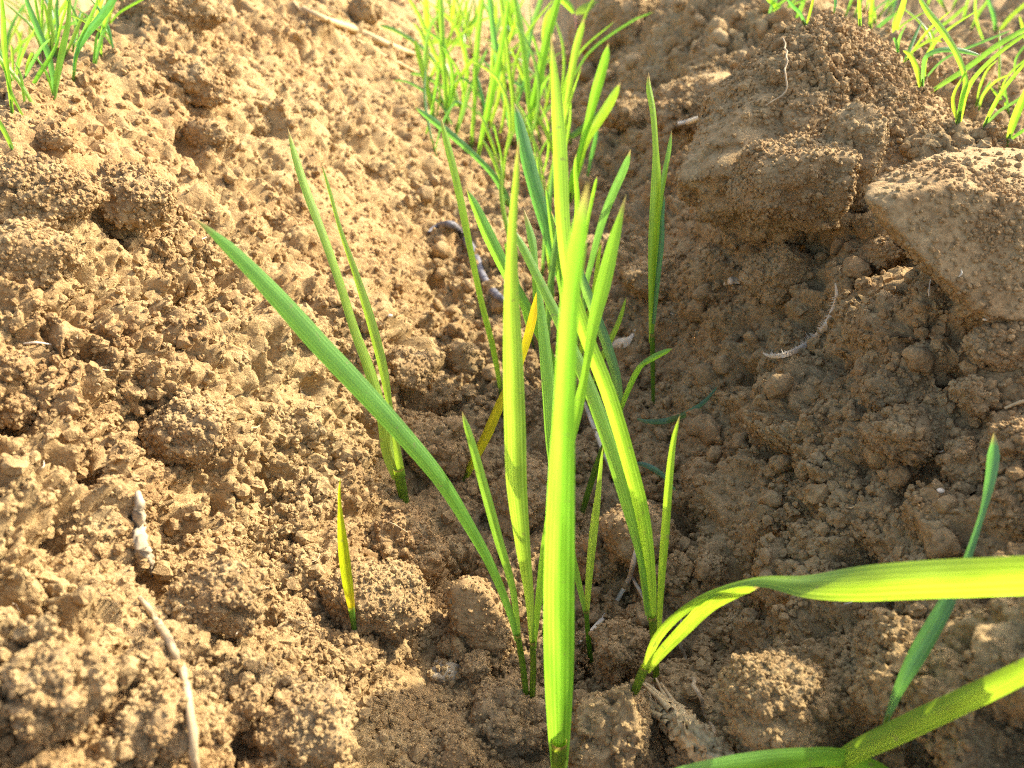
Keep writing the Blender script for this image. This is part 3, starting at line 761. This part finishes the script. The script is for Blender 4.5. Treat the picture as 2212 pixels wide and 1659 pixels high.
for (bx, by, tx, ty, w, m) in [(1205, 900, 1148, 560, 15, 'g'), (1228, 840, 1300, 520, 14, 'y'), (1180, 800, 1215, 430, 16, 'b'), (1240, 760, 1178, 400, 16, 'g'), (1265, 780, 1330, 560, 12, 'g'),
                               (1150, 740, 1090, 520, 12, 'g'), (1220, 690, 1245, 330, 15, 'y'), (1195, 640, 1160, 330, 13, 'g'), (1170, 600, 1205, 300, 12, 'b'), (1240, 600, 1290, 380, 12, 'y'), (1120, 560, 1080, 350, 11, 'g')]:
    c = lr.uniform(-12, 12)
    plant((bx, by), 'slender blade crowded behind the main seedlings in the middle of the furrow', [],
          [([(bx, by, w * .5), (bx * .7 + tx * .3 + c, by * .7 + ty * .3, w), (bx * .35 + tx * .65 + c, by * .35 + ty * .65, w * .9), (bx * .1 + tx * .9, by * .1 + ty * .9, w * .6), (tx, ty, w * .25)], lr.uniform(-.01, .02), m)], 'slender blades behind the main seedlings')
FG = 'seedlings in the far furrow'
FAR = [
    ((1225, 440), 'far seedling with a broad round-tipped leaf in front of the dark lump', [
        ([(1226, 445, 14), (1240, 385, 22), (1254, 340, 20), (1272, 260, 18), (1289, 195, 24), (1307, 130, 20), (1315, 92, 8)], 0, 'y'),
        ([(1222, 440, 10), (1240, 370, 14), (1266, 300, 18), (1290, 260, 22), (1315, 220, 22), (1340, 178, 8)], 0, 'y')]),
    ((1214, 305), 'far seedling with thin leaf slanting low towards the shaded clod', [([(1214, 305, 10), (1245, 285, 14), (1275, 258, 12), (1300, 235, 8), (1320, 205, 4)], 0, 'y')]),
    ((1270, 388), 'pale narrow far leaf below the broad round-tipped leaf', [([(1268, 390, 5), (1275, 350, 8), (1284, 310, 10), (1290, 275, 7)], 0, 'b')]),
    ((1214, 400), 'far seedling with a blunt upright leaf rising near the top edge', [([(1212, 400, 12), (1216, 290, 14), (1228, 200, 16), (1243, 110, 18), (1258, 55, 14), (1263, 40, 6)], 0, 'g')]),
    ((1140, 300), 'tall far seedling whose leaf leaves the picture at the top', [([(1140, 320, 12), (1148, 250, 16), (1165, 175, 20), (1180, 100, 20), (1195, 40, 20), (1212, -20, 12), (1220, -60, 4)], 0, 'y')]),
    ((1098, 446), 'far seedling with an arching leaf and a yellow base', [
        ([(1102, 450, 16), (1086, 412, 16), (1062, 374, 14), (1027, 338, 14), (985, 300, 16), (940, 264, 16), (893, 229, 6)], 0, 'b'),
        ([(1090, 420, 7), (1080, 380, 9), (1062, 335, 9), (1043, 302, 4)], 0, 'g')]),
    ((1033, 340), 'far seedling with yellow lower stem and one bright leaf', [([(1032, 342, 8), (1044, 275, 12), (1055, 230, 18), (1066, 175, 18), (1080, 115, 12), (1092, 40, 10), (1098, -20, 4)], 0, 'y')]),
    ((1107, 306), 'far seedling with two leaves fanning up past the brown clod', [
        ([(1107, 308, 12), (1095, 230, 12), (1080, 160, 14), (1068, 90, 14), (1056, -10, 10), (1052, -40, 4)], 0, 'b'),
        ([(1110, 306, 10), (1108, 220, 10), (1098, 130, 10), (1088, 40, 12), (1078, -30, 6)], 0, 'g')]),
    ((1148, 290), 'far seedling with a straight leaf beside the tall one', [([(1149, 296, 10), (1144, 220, 13), (1134, 120, 14), (1122, 40, 16), (1110, -20, 10), (1106, -50, 4)], 0, 'g')]),
    ((1116, 220), 'pale far leaf curving out at the top edge', [([(1116, 222, 8), (1124, 175, 14), (1134, 130, 12), (1148, 62, 12), (1165, 10, 12), (1178, -40, 5)], 0, 'b')]),
    ((1017, 322), 'far seedling with a grey green leaf standing very straight', [([(1016, 324, 9), (1024, 230, 10), (1026, 150, 13), (1032, 70, 13), (1042, -10, 10), (1046, -40, 4)], 0, 'g')]),
    ((985, 290), 'thin far leaf leaning across the straight grey green one', [([(984, 292, 6), (1000, 240, 9), (1015, 190, 9), (1040, 130, 8), (1056, 100, 4)], 0, 'b')]),
    ((966, 268), 'far seedling with slim leaf against the sunny bank', [([(967, 270, 7), (962, 190, 10), (957, 100, 12), (953, 10, 12), (950, -40, 5)], 0, 'g')]),
    ((937, 252), 'short far seedling with bent tip against the sunny bank', [
        ([(938, 256, 8), (925, 200, 10), (912, 145, 13), (903, 110, 12), (896, 82, 5)], 0, 'y')]),
    ((946, 218), 'pale leaf drooping down the sunny bank behind the seedlings', [
        ([(950, 216, 8), (935, 212, 13), (915, 226, 15), (898, 255, 12), (883, 284, 5)], -.02, 'b')]),
    ((1043, 258), 'dark leaf lying low between the far stems', [([(1046, 260, 8), (1020, 240, 14), (990, 225, 13), (960, 216, 8), (946, 217, 4)], 0, 'g')]),
    ((924, 94), 'leaf lying almost level among the farthest stems', [([(922, 94, 8), (950, 88, 14), (985, 93, 12), (1018, 102, 4)], 0, 'g')]),
    ((927, 96), 'bright upright far leaf touching the sunny bank near the straw', [([(927, 96, 10), (922, 50, 14), (919, 0, 12), (916, -40, 5)], 0, 'y')]),
]
for base, lab, lv in FAR:
    plant(base, lab, [], lv, FG)
# farthest thin stems that cannot be told apart
for k in range(26):
    x = lr.uniform(935, 1125); yb = lr.uniform(45, 100)
    lean = lr.uniform(-22, 22); L = lr.uniform(60, 130)
    lv = [([(x, yb, 5), (x + lean * .2, yb - L * .4, 8), (x + lean, yb - L, 3)], lr.uniform(-.05, .05), lr.choice('gygy'))]
    if lr.random() < .6:
        l2 = lr.uniform(-40, 40); lv.append(([(x, yb - 6, 4), (x + l2 * .3, yb - L * .35, 7), (x + l2, yb - L * .75, 3)], 0, lr.choice('gyb')))
    plant((x, yb), 'thin seedling in the dense far tuft at the top of the furrow', [], lv, 'dense far tuft')
def wisp(x, yb, L, lean, w, label, group):
    bow = lr.uniform(-.12, .12) * L
    lv = [([(x, yb, w * .6), (x + lean * .15 + bow, yb - L * .35, w), (x + lean * .5 + bow, yb - L * .68, w * .9), (x + lean, yb - L * lr.uniform(.85, 1), w * .3)], lr.uniform(-.03, .03), lr.choice('ggyb'))]
    if lr.random() < .6:
        l2 = lean + lr.choice((-1, 1)) * lr.uniform(.25, .6) * L
        lv.append(([(x, yb - 6, w * .5), (x + l2 * .25, yb - L * .32, w * .8), (x + l2 * .7, yb - L * .55, w * .8), (x + l2, yb - L * lr.uniform(.5, .75), w * .3)], 0, lr.choice('gyb')))
    plant((x, yb), label, [], lv, group)
for k in range(44):
    x = lr.uniform(915, 1235); yb = lr.uniform(120, 330) if x < 1070 else lr.uniform(150, 430)
    L = lr.uniform(120, 300)
    wisp(x, yb, L, lr.uniform(-.4, .4) * L, lr.uniform(5, 11), 'slim seedling among the crowded far stems in the furrow', 'crowded far stems')
for k in range(30):
    x = lr.uniform(1640, 2230); yb = lr.uniform(10, 60) if x < 1930 else lr.uniform(20, 190) + (70 if x > 2100 else 0)
    L = lr.uniform(70, 170)
    wisp(x, yb, L, lr.uniform(-.7, 1.1) * L, lr.uniform(5, 8), 'thin grass seedling scattered over the ground behind the tall mound', 'thin seedlings behind the mound')
for k in range(26):
    x = lr.uniform(-10, 250); yb = lr.uniform(30, 130) + max(0, (130 - x)) * .6
    L = lr.uniform(90, 190)
    wisp(x, yb, L, lr.uniform(-.5, .6) * L, lr.uniform(5, 8), 'thin grass seedling in the furrow beyond the sunny bank', 'thin seedlings beyond the sunny bank')
# tiny broad-leaved sprout
sp = empty('weed_sprout', surf(1246, 66)[0]); tag(sp, 'tiny broad-leaved sprout with a pink stalk by the dark lump', 'sprout')
PINK = plain_mat('pink_stalk', (.5, .27, .2), (.62, .36, .26))
stem(sp, [(1246, 68, 6), (1244, 48, 6), (1240, 28, 5)], sp.location.y, mat=PINK)
leaf(sp, [(1241, 30, 5), (1228, 12, 16), (1212, -4, 14), (1200, -16, 4)], sp.location.y, 0, 'y')
leaf(sp, [(1242, 30, 5), (1258, 20, 20), (1282, 12, 22), (1306, 6, 6)], sp.location.y, 0, 'g')

# next furrow beyond the shaded bank
BG = 'seedlings in the furrow behind the tall mound'
BACKR = [
    ((2071, 262), 'seedling behind the mound with a long arching leaf and forked blades', [
        ([(2070, 265, 14), (2080, 215, 16), (2086, 170, 14), (2064, 110, 16), (2032, 60, 18), (2005, 25, 16), (1980, -15, 6)], 0, 'g'),
        ([(2072, 262, 12), (2086, 200, 14), (2112, 158, 12), (2160, 112, 12), (2215, 72, 10), (2240, 50, 4)], 0, 'y'),
        ([(2070, 262, 8), (2060, 230, 10), (2062, 200, 8), (2090, 150, 5)], 0, 'y')]),
    ((2008, 198), 'seedling behind the mound with a straight leaf slanting to the picture edge', [([(2006, 200, 8), (2040, 178, 14), (2090, 145, 16), (2150, 100, 16), (2200, 70, 14), (2250, 40, 6)], 0, 'g')]),
    ((1990, 190), 'seedling behind the mound with a leaf bent over into a hook', [([(1992, 190, 8), (1994, 150, 10), (2000, 122, 12), (2030, 108, 14), (2070, 108, 14), (2120, 120, 5)], 0, 'b'), ([(1988, 190, 8), (1980, 150, 14), (1966, 120, 12), (1950, 108, 5)], 0, 'y')]),
    ((1928, 94), 'bright single blade standing on the skyline of the mound', [([(1926, 98, 12), (1936, 50, 16), (1948, 15, 16), (1962, -40, 6)], 0, 'y')]),
    ((1880, 60), 'narrow blade just behind the peak of the mound', [([(1880, 66, 9), (1882, 30, 11), (1886, -20, 10), (1888, -50, 4)], 0, 'y')]),
    ((1856, 58), 'second narrow blade behind the peak of the mound', [([(1858, 60, 8), (1856, 20, 10), (1855, -30, 5)], 0, 'y')]),
    ((2128, 270), 'slim forked seedling near the flat brown clod', [([(2126, 272, 8), (2145, 232, 12), (2170, 190, 11), (2215, 135, 8), (2240, 105, 3)], 0, 'y'), ([(2130, 270, 7), (2160, 240, 9), (2200, 215, 8), (2225, 190, 3)], 0, 'b')]),
    ((2180, 302), 'bright seedling at the picture edge above the flat brown clod', [([(2178, 305, 10), (2188, 272, 20), (2202, 235, 22), (2222, 190, 16), (2240, 150, 4)], 0, 'y'), ([(2182, 302, 7), (2205, 285, 10), (2240, 262, 4)], 0, 'g')]),
    ((2152, 68), 'forked seedling far behind the mound near the corner', [([(2152, 70, 9), (2148, 36, 11), (2138, 5, 9), (2130, -20, 4)], 0, 'b'), ([(2156, 70, 8), (2185, 35, 12), (2225, 0, 8), (2250, -20, 3)], 0, 'y')]),
    ((2100, 62), 'small seedling on the ridge far behind the mound', [([(2100, 62, 7), (2115, 30, 10), (2132, 6, 8), (2150, -20, 3)], 0, 'g')]),
    ((2080, 46), 'thin seedling beside the small ridge seedling', [([(2080, 48, 6), (2086, 20, 8), (2096, -15, 4)], 0, 'y')]),
    ((2000, 98), 'blade leaning across the grass behind the mound', [([(1990, 104, 7), (2025, 64, 9), (2060, 36, 10), (2095, 5, 6)], 0, 'g')]),
    ((1690, 52), 'sprawling seedling left of the mound peak with curled leaves', [([(1700, 52, 8), (1690, 30, 14), (1672, 10, 14), (1650, -10, 6)], 0, 'y'), ([(1708, 54, 7), (1722, 36, 12), (1735, 0, 10), (1740, -30, 4)], 0, 'g'), ([(1700, 50, 8), (1680, 40, 13), (1664, 34, 5)], 0, 'g')]),
    ((1738, 54), 'small curled seedling touching the mound peak', [([(1740, 56, 8), (1728, 30, 9), (1712, 14, 9), (1698, -5, 4)], 0, 'b'), ([(1742, 54, 6), (1752, 20, 8), (1760, -20, 4)], 0, 'y')]),
    ((1895, 66), 'bluish blade lying across the skyline beside the mound peak', [([(1888, 68, 6), (1905, 52, 12), (1925, 36, 10), (1940, 26, 4)], 0, 'b')]),
]
for base, lab, lv in BACKR:
    plant(base, lab, [], [([(*q[:2], q[2] * .82) for q in l[0]], l[1], l[2]) for l in lv], BG)
# furrow beyond the sunny bank
LG = 'seedlings in the furrow beyond the sunny bank'
BACKL = [
    ((116, 214), 'seedling with the broadest green leaves beyond the sunny bank', [
        ([(116, 216, 10), (116, 180, 14), (104, 120, 18), (84, 70, 18), (66, 25, 16), (50, -20, 6)], 0, 'b'),
        ([(118, 214, 10), (126, 160, 18), (138, 100, 18), (148, 50, 14), (152, -10, 8)], 0, 'g'),
        ([(118, 214, 7), (108, 180, 8), (96, 150, 8), (70, 112, 4)], 0, 'y')]),
    ((160, 180), 'seedling with a long pale leaf lit white beyond the sunny bank', [
        ([(158, 182, 8), (164, 120, 12), (184, 78, 18), (212, 42, 22), (238, 8, 20), (262, -30, 8)], 0, 'b'),
        ([(156, 182, 7), (166, 110, 10), (184, 60, 11), (205, 15, 8), (214, -15, 3)], 0, 'g')]),
    ((202, 145), 'small pale green seedling just behind the skyline of the sunny bank', [([(204, 148, 7), (212, 105, 10), (222, 70, 11), (236, 35, 5)], 0, 'b'), ([(202, 146, 6), (208, 90, 8), (214, 66, 4)], 0, 'g')]),
    ((24, 240), 'bright seedling at the picture edge beyond the sunny bank', [
        ([(26, 244, 9), (18, 180, 13), (9, 110, 15), (6, 40, 13), (2, -20, 6)], 0, 'y'),
        ([(52, 256, 6), (24, 200, 9), (10, 150, 10), (-15, 110, 4)], 0, 'y')]),
    ((80, 244), 'seedling with a leaf leaning out of the picture beyond the sunny bank', [([(82, 246, 8), (60, 205, 12), (36, 168, 12), (5, 132, 12), (-25, 100, 4)], 0, 'y'), ([(56, 240, 6), (50, 195, 9), (44, 160, 7), (30, 130, 3)], 0, 'g')]),
    ((26, 322), 'single blade at the picture edge nearest the sunny bank crest', [([(28, 326, 10), (14, 295, 14), (-4, 262, 14), (-25, 225, 5)], 0, 'g')]),
    ((70, 200), 'seedling with a leaf slanting between the broad leaves beyond the sunny bank', [([(62, 202, 8), (88, 158, 13), (112, 120, 10), (130, 78, 5)], 0, 'g')]),
    ((114, 130), 'upright seedling at the top edge beyond the sunny bank', [([(112, 140, 8), (116, 80, 12), (108, 30, 14), (112, -20, 8)], 0, 'g'), ([(114, 140, 8), (124, 70, 10), (122, 20, 10), (126, -25, 4)], 0, 'b')]),
    ((90, 110), 'thin seedling behind the broad leaves at the top edge', [([(92, 118, 6), (86, 60, 8), (78, 10, 8), (74, -20, 3)], 0, 'y'), ([(94, 116, 6), (70, 60, 9), (40, 30, 8), (10, 5, 3)], 0, 'g')]),
    ((276, 40), 'small yellow green tuft beside the dark perched clod', [([(280, 44, 8), (272, 20, 12), (262, -10, 6)], 0, 'y'), ([(278, 40, 6), (284, 10, 8), (286, -15, 3)], 0, 'y')]),
]
for base, lab, lv in BACKL:
    plant(base, lab, [], [([(*q[:2], q[2] * .75) for q in l[0]], l[1], l[2]) for l in lv], LG)

# the arching leaves close to the lens
plant((1372, 1492), 'arching leaf bent over sideways with its broad blade running out of the picture',
      [[(1372, 1492, 20), (1384, 1462, 22), (1394, 1440, 22)]],
      [([(1390, 1450, 16, 20), (1412, 1385, 20, 40), (1450, 1335, 20, 55), (1510, 1290, 18, 62), (1580, 1262, 18, 62), (1650, 1250, 26, 50), (1740, 1262, 54, 25), (1850, 1260, 82, 5), (1980, 1253, 90, 0), (2120, 1247, 92, 0), (2300, 1240, 84, 0), (2430, 1240, 20, 0)], -.042, 'y'),
       ([(1396, 1452, 14, 0), (1430, 1410, 24, -10), (1480, 1360, 30, -20), (1535, 1308, 34, -20), (1590, 1282, 24, -20), (1640, 1268, 8, -20)], -.012, 'y')], NG)
plant((1760, 1790), 'near seedling whose two leaves cross the bottom corner of the picture', [],
      [([(1770, 1800, 30, 10), (1785, 1690, 40, 15), (1830, 1630, 46, 20), (1930, 1580, 54, 15), (2050, 1525, 54, 10), (2150, 1478, 52, 10), (2260, 1425, 44, 5), (2340, 1390, 12, 5)], -.012, 'y'),
       ([(2000, 1800, 24, 20), (1940, 1700, 36, 25), (1840, 1645, 40, 30), (1730, 1640, 44, 25), (1610, 1652, 46, 20), (1480, 1672, 34, 15), (1390, 1692, 10, 15)], -.008, 'y')], NG)
plant((1915, 1560), 'lone blue green leaf standing on the shaded bank behind the arching blade', [],
      [([(1908, 1572, 8, 0), (1945, 1480, 26, 10), (1985, 1405, 40, 10), (2035, 1315, 36, 15), (2075, 1240, 22, 20), (2100, 1175, 15, 10), (2124, 1100, 14, 5), (2138, 1040, 22, 5), (2146, 980, 26, 5), (2147, 934, 14, 5)], .028, 'b')], NG, y=surf(1915, 1560)[0].y - .009)

# ------------------------------------------------------------------ bits lying on the soil
def strand(name, pts, label, cat, mat, lift=.4, taper=True, ns=8, group=None, wob=0.0, knob=0.0):
    rows = []
    for p in pts:
        P, t = surf(p[0], p[1])
        up = (p[3] if len(p) > 3 else 0) * .001
        w = p[2] * t / FPX
        d = np.array(ray(p[0], p[1])); d /= np.linalg.norm(d)
        Q = np.array(P) - d * (up + w * lift + .0012)
        rows.append([*Q, w])
    A = spline(rows, max(24, 6 * len(pts)))
    C = A[:, :3].copy()
    if wob: C += wob * np.stack([perlin(C / .004 + 5 * k, 90 + k) for k in range(3)], -1)
    n = len(A); f = np.linspace(0, 1, n)
    Wd = np.maximum(A[:, 3], 1e-4) / 2
    V, F, UV = tube(C, Wd, ns)
    if knob: V = np.repeat(C, ns, 0) + (V - np.repeat(C, ns, 0)) * (1 + knob * perlin(V / .0016, 95) + knob * perlin(V / .0006, 96))[:, None]
    c0 = C[0].copy()
    me = uvmesh(name, V - c0, F, UV, mat)
    o = link(name, me, loc=c0); tag(o, label, cat, group)
    return o

strand('straw', [(655, 18, 10), (700, 40, 12), (760, 62, 16), (820, 88, 15), (868, 108, 12), (900, 118, 8)], 'long straw stalk lying over the top of the sunny bank', 'straw', STRAW)
strand('straw', [(770, 85, 4), (830, 120, 7), (872, 142, 7), (905, 158, 4)], 'thin straw sliver below the long straw stalk', 'straw', STRAW)
strand('straw', [(632, 2, 5), (650, 22, 6), (668, 34, 4)], 'short straw piece at the top edge on the sunny bank', 'straw', STRAW)
strand('twig', [(925, 502, 5), (945, 488, 12), (975, 485, 16), (995, 505, 18), (1020, 540, 20), (1045, 600, 16), (1075, 640, 18), (1100, 655, 12)], 'dark grey twig half buried on the furrow floor', 'twig', DARKTW, lift=1.2)
strand('root', [(300, 1290, 8), (318, 1310, 14), (340, 1345, 18), (365, 1385, 18), (392, 1440, 18), (408, 1520, 18), (418, 1600, 18), (424, 1700, 18)], 'pale root strand running down to the bottom edge', 'root', ROOT, wob=.0002, knob=.3, ns=14)
strand('weathered_stem', [(296, 1062, 8), (297, 1085, 19), (298, 1110, 24), (300, 1140, 26), (304, 1170, 28), (310, 1195, 28), (320, 1220, 22), (330, 1245, 8)], 'grey fuzzy weathered stem lying upright on the sunny bank', 'stem', GREYST, wob=.0004, ns=22, lift=.3, knob=.4)
strand('dead_stem', [(1252, 1388, 6), (1290, 1350, 11), (1330, 1300, 11), (1358, 1252, 11), (1368, 1215, 11), (1374, 1180, 6)], 'bleached dead stem bent behind the short forked seedling', 'stem', HUSK, lift=.8)
strand('dead_stem', [(1352, 1225, 5), (1372, 1258, 8), (1392, 1295, 8), (1402, 1320, 5)], 'bleached splinter crossing the bent dead stem', 'stem', HUSK)
strand('dead_stem', [(1262, 870, 8), (1280, 915, 11), (1302, 970, 12), (1322, 1015, 12), (1330, 1040, 6)], 'greyish dead stalk behind the slanting leaves', 'stem', HUSK, lift=.8)
strand('rootlet', [(1690, 78, 3, 2), (1700, 118, 4, 2), (1698, 160, 4, 2), (1694, 200, 4, 2), (1672, 218, 3, 1), (1655, 230, 2, 1)], 'pale hair root hanging down the face of the tall mound', 'rootlet', ROOT, wob=.0006)
strand('rootlet', [(1462, 268, 9), (1485, 264, 12), (1520, 252, 10)], 'pale root stub at the foot of the tall mound', 'root', HUSK)
strand('rootlet', [(2010, 605, 2, 4), (2008, 620, 3, 4), (2006, 640, 2, 4)], 'tiny white rootlet hanging from the large angular block', 'rootlet', HUSK)
strand('straw', [(2170, 882, 6), (2195, 872, 8), (2225, 862, 8)], 'straw tip at the picture edge on the shaded bank', 'straw', STRAW)
strand('rootlet', [(1475, 1340, 6, 6), (1468, 1380, 8, 5), (1480, 1430, 9, 4), (1500, 1480, 10, 4), (1520, 1530, 10, 3), (1532, 1570, 9, 2), (1560, 1625, 10, 1)], 'twisted pale root rising from the fibrous stump', 'root', ROOT, wob=.0009)
strand('rootlet', [(1412, 1482, 3, 3), (1416, 1510, 4, 3), (1428, 1540, 5, 2), (1440, 1570, 5, 1)], 'thin curled root beside the fibrous stump', 'root', ROOT, wob=.0005)
strand('rootlet', [(410, 505, 2), (428, 518, 3), (446, 512, 2)], 'hair-thin rootlet in a hollow below the long slanting leaf tip', 'rootlet', HUSK)
strand('rootlet', [(52, 742, 3), (80, 740, 5), (110, 744, 3)], 'short white fibre on the sunny bank by the picture edge', 'fibre', HUSK)
strand('rootlet', [(200, 795, 2), (235, 800, 4), (285, 802, 2)], 'short straw fibre on the sunny bank above the dark hollow', 'fibre', STRAW)
strand('rootlet', [(800, 1120, 2), (845, 1130, 3), (880, 1150, 2)], 'fine root fibre near the foot of the upright leaf pair', 'fibre', ROOT)

def flat_leaf(name, pts, label, cat, mat, up=.0015, tw=20):
    rows = []
    for p in pts:
        P, t = surf(p[0], p[1]); d = np.array(ray(p[0], p[1])); d /= np.linalg.norm(d)
        rows.append([*(np.array(P) - d * (up + (p[3] if len(p) > 3 else 0) * .001)), p[2] * t / FPX])
    A = spline(rows, 36); c0 = A[0, :3].copy()
    V, F, UV = ribbon(A[:, :3], np.maximum(A[:, 3], 1e-4), np.full(len(A), R(tw)), .3)
    o = link(name, uvmesh(name, V - c0, F, UV, mat), loc=c0); tag(o, label, cat); return o
flat_leaf('fallen_leaf', [(1376, 905, 4), (1402, 910, 10), (1440, 908, 13), (1480, 894, 12), (1520, 868, 9), (1552, 832, 3)], 'blue green fallen leaf curled on the shaded floor', 'leaf', LM['b'], .006)
flat_leaf('fallen_leaf', [(1366, 1000, 4), (1388, 1002, 10), (1412, 1012, 13), (1436, 1030, 10), (1460, 1060, 3)], 'short bluish fallen leaf beneath the curled one', 'leaf', LM['b'], .006)
flat_leaf('dry_leaf', [(1318, 755, 4), (1332, 742, 20), (1350, 738, 22), (1362, 728, 10), (1372, 712, 3)], 'papery dry leaf scrap beside the slanting leaves', 'leaf', HUSK, .003)
flat_leaf('dry_flake', [(1562, 615, 4), (1576, 606, 16), (1590, 606, 14), (1598, 612, 4)], 'tiny pale dry flake lying above the curved husk', 'flake', HUSK, .002)

for k in range(34):
    x, y = (lr.uniform(20, 900), lr.uniform(250, 1600)) if k % 2 else (lr.uniform(1330, 2180), lr.uniform(420, 1450))
    a = lr.uniform(0, 6.28); L = lr.uniform(9, 26)
    strand('straw_fragment', [(x, y, 2.0), (x + math.cos(a) * L * .6, y + math.sin(a) * L * .5, lr.uniform(2.5, 4.5)), (x + math.cos(a + .4) * L * 1.2, y + math.sin(a + .4) * L, 1.6)],
           'tiny straw or root fragment lying on the ' + ('sunny bank' if k % 2 else 'shaded bank'), 'straw', lr.choice((STRAW, ROOT, HUSK)), lift=.1, ns=5, group='straw fragments on the ' + ('sunny bank' if k % 2 else 'shaded bank'))

# curved bristly husk on the shaded bank: spine and bristles
def husk():
    path = [(1648, 762), (1664, 768), (1690, 766), (1722, 754), (1755, 732), (1782, 702), (1798, 668), (1806, 640), (1804, 612)]
    rows = []
    for k, (x, y) in enumerate(path):
        P, t = surf(x, y); d = np.array(ray(x, y)); d /= np.linalg.norm(d)
        rows.append([*(np.array(P) - d * .0085), (3, 8, 12, 13, 13, 12, 10, 8, 3)[k] * t / FPX])
    A = spline(rows, 60); c0 = A[30, :3].copy()
    root = empty('bristly_husk', c0); tag(root, 'pale curved bristly husk strip lying on the shaded bank', 'husk')
    V, F, UV = ribbon(A[:, :3], A[:, 3], np.full(60, R(25)), .5)
    link('spine', uvmesh('spine', V - c0, F, UV, HUSK), root)
    VV, FF = [], []; off = 0
    hr = random.Random(5); mid = np.array([*surf(1700, 660)[0]])
    for k in range(4, 57):
        for q in range(2):
            p = A[k, :3]; d = mid - p; d /= np.linalg.norm(d)
            L = hr.uniform(.0008, .0022); d = d + np.array([hr.uniform(-.5, .5) for _ in range(3)])
            C = np.array([p, p + d * L * .5, p + d * L + np.array([0, 0, -.0002])])
            v, f, _ = tube(C, np.array([.00014, .0001, .00003]), 4)
            VV.append(v - c0); FF.append(f + off); off += len(v)
    o = link('bristles', mesh_from('bristles', np.concatenate(VV), np.concatenate(FF), HUSK), root); o['kind'] = 'stuff'
husk()

# fibrous stubble stump at the bottom
def stump():
    p, t = surf(1500, 1600); k = t / FPX
    ax = [(1435, 1530), (1500, 1595), (1580, 1665)]
    rows = []
    for (x, y), w in zip(ax, (56, 78, 80)):
        P, tt = surf(x, y); d = np.array(ray(x, y)); d /= np.linalg.norm(d)
        rows.append([*(np.array(P) - d * .006), w * tt / FPX])
    A = spline(rows, 50); c0 = A[25, :3].copy()
    root = empty('stubble_stump', c0); tag(root, 'fibrous straw coloured stubble stump lying at the bottom edge', 'stump')
    V, F, UV = tube(A[:, :3], A[:, 3] / 2 * (1 - .0 * np.linspace(0, 1, 50)), 40)
    cen = np.repeat(A[:, :3], 40, 0); D = V - cen
    ang = np.tile(np.arange(40), 50); along = np.repeat(np.arange(50), 40)
    g = perlin(np.stack([ang * .9, along * .10, np.zeros(len(ang))], -1), 81) * .32 + perlin(np.stack([ang * .35, along * .22, np.ones(len(ang))], -1), 82) * .25
    D2 = D * (.72 + g)[:, None] + .0008 * perlin(V / .0012, 83)[:, None]
    V = cen + D2
    cap = len(V); V = np.vstack([V, A[0, :3], A[-1, :3]])
    o = link('core', uvmesh('core', V - c0, F, np.vstack([UV, [[0, 0], [1, 1]]]), STRAW), root)
    hr = random.Random(8)
    for k in range(16):
        i = hr.randint(0, 10); a = hr.randint(0, 39); s = V[i * 40 + a]
        T = A[0, :3] - A[10, :3]; T /= np.linalg.norm(T)
        L = hr.uniform(.004, .010)
        C = np.array([s - T * .003, s + T * L * .5 + np.array([hr.uniform(-1, 1) for _ in range(3)]) * .001, s + T * L + np.array([hr.uniform(-1, 1), hr.uniform(-1, 1), hr.uniform(0, 2)]) * .0018])
        v, f, uv = tube(spline(C, 10), np.linspace(.0009, .00025, 10), 6)
        link('splinter', uvmesh('splinter', v - c0, f, uv, STRAW), root)
stump()
# tiny pale seed flecks
for (x, y, r, lab) in [(843, 682, 6, 'white fleck on the smooth face of the sunny bank'), (2032, 1060, 9, 'pale fleck on the shaded bank left of the lone leaf'), (2128, 690, 6, 'pale grit grain under the large angular block')]:
    p, t = surf(x, y); V, F = clod_shape(2, 300 + x, (r * t / FPX, r * t / FPX * .8, r * t / FPX * .6), .3, .2, fine=0)
    d = np.array(ray(x, y)); d /= np.linalg.norm(d)
    o = link('seed_fleck', mesh_from('seed_fleck', V, F, HUSK), loc=Vector(np.array(p) - d * .0015)); tag(o, lab, 'fleck')
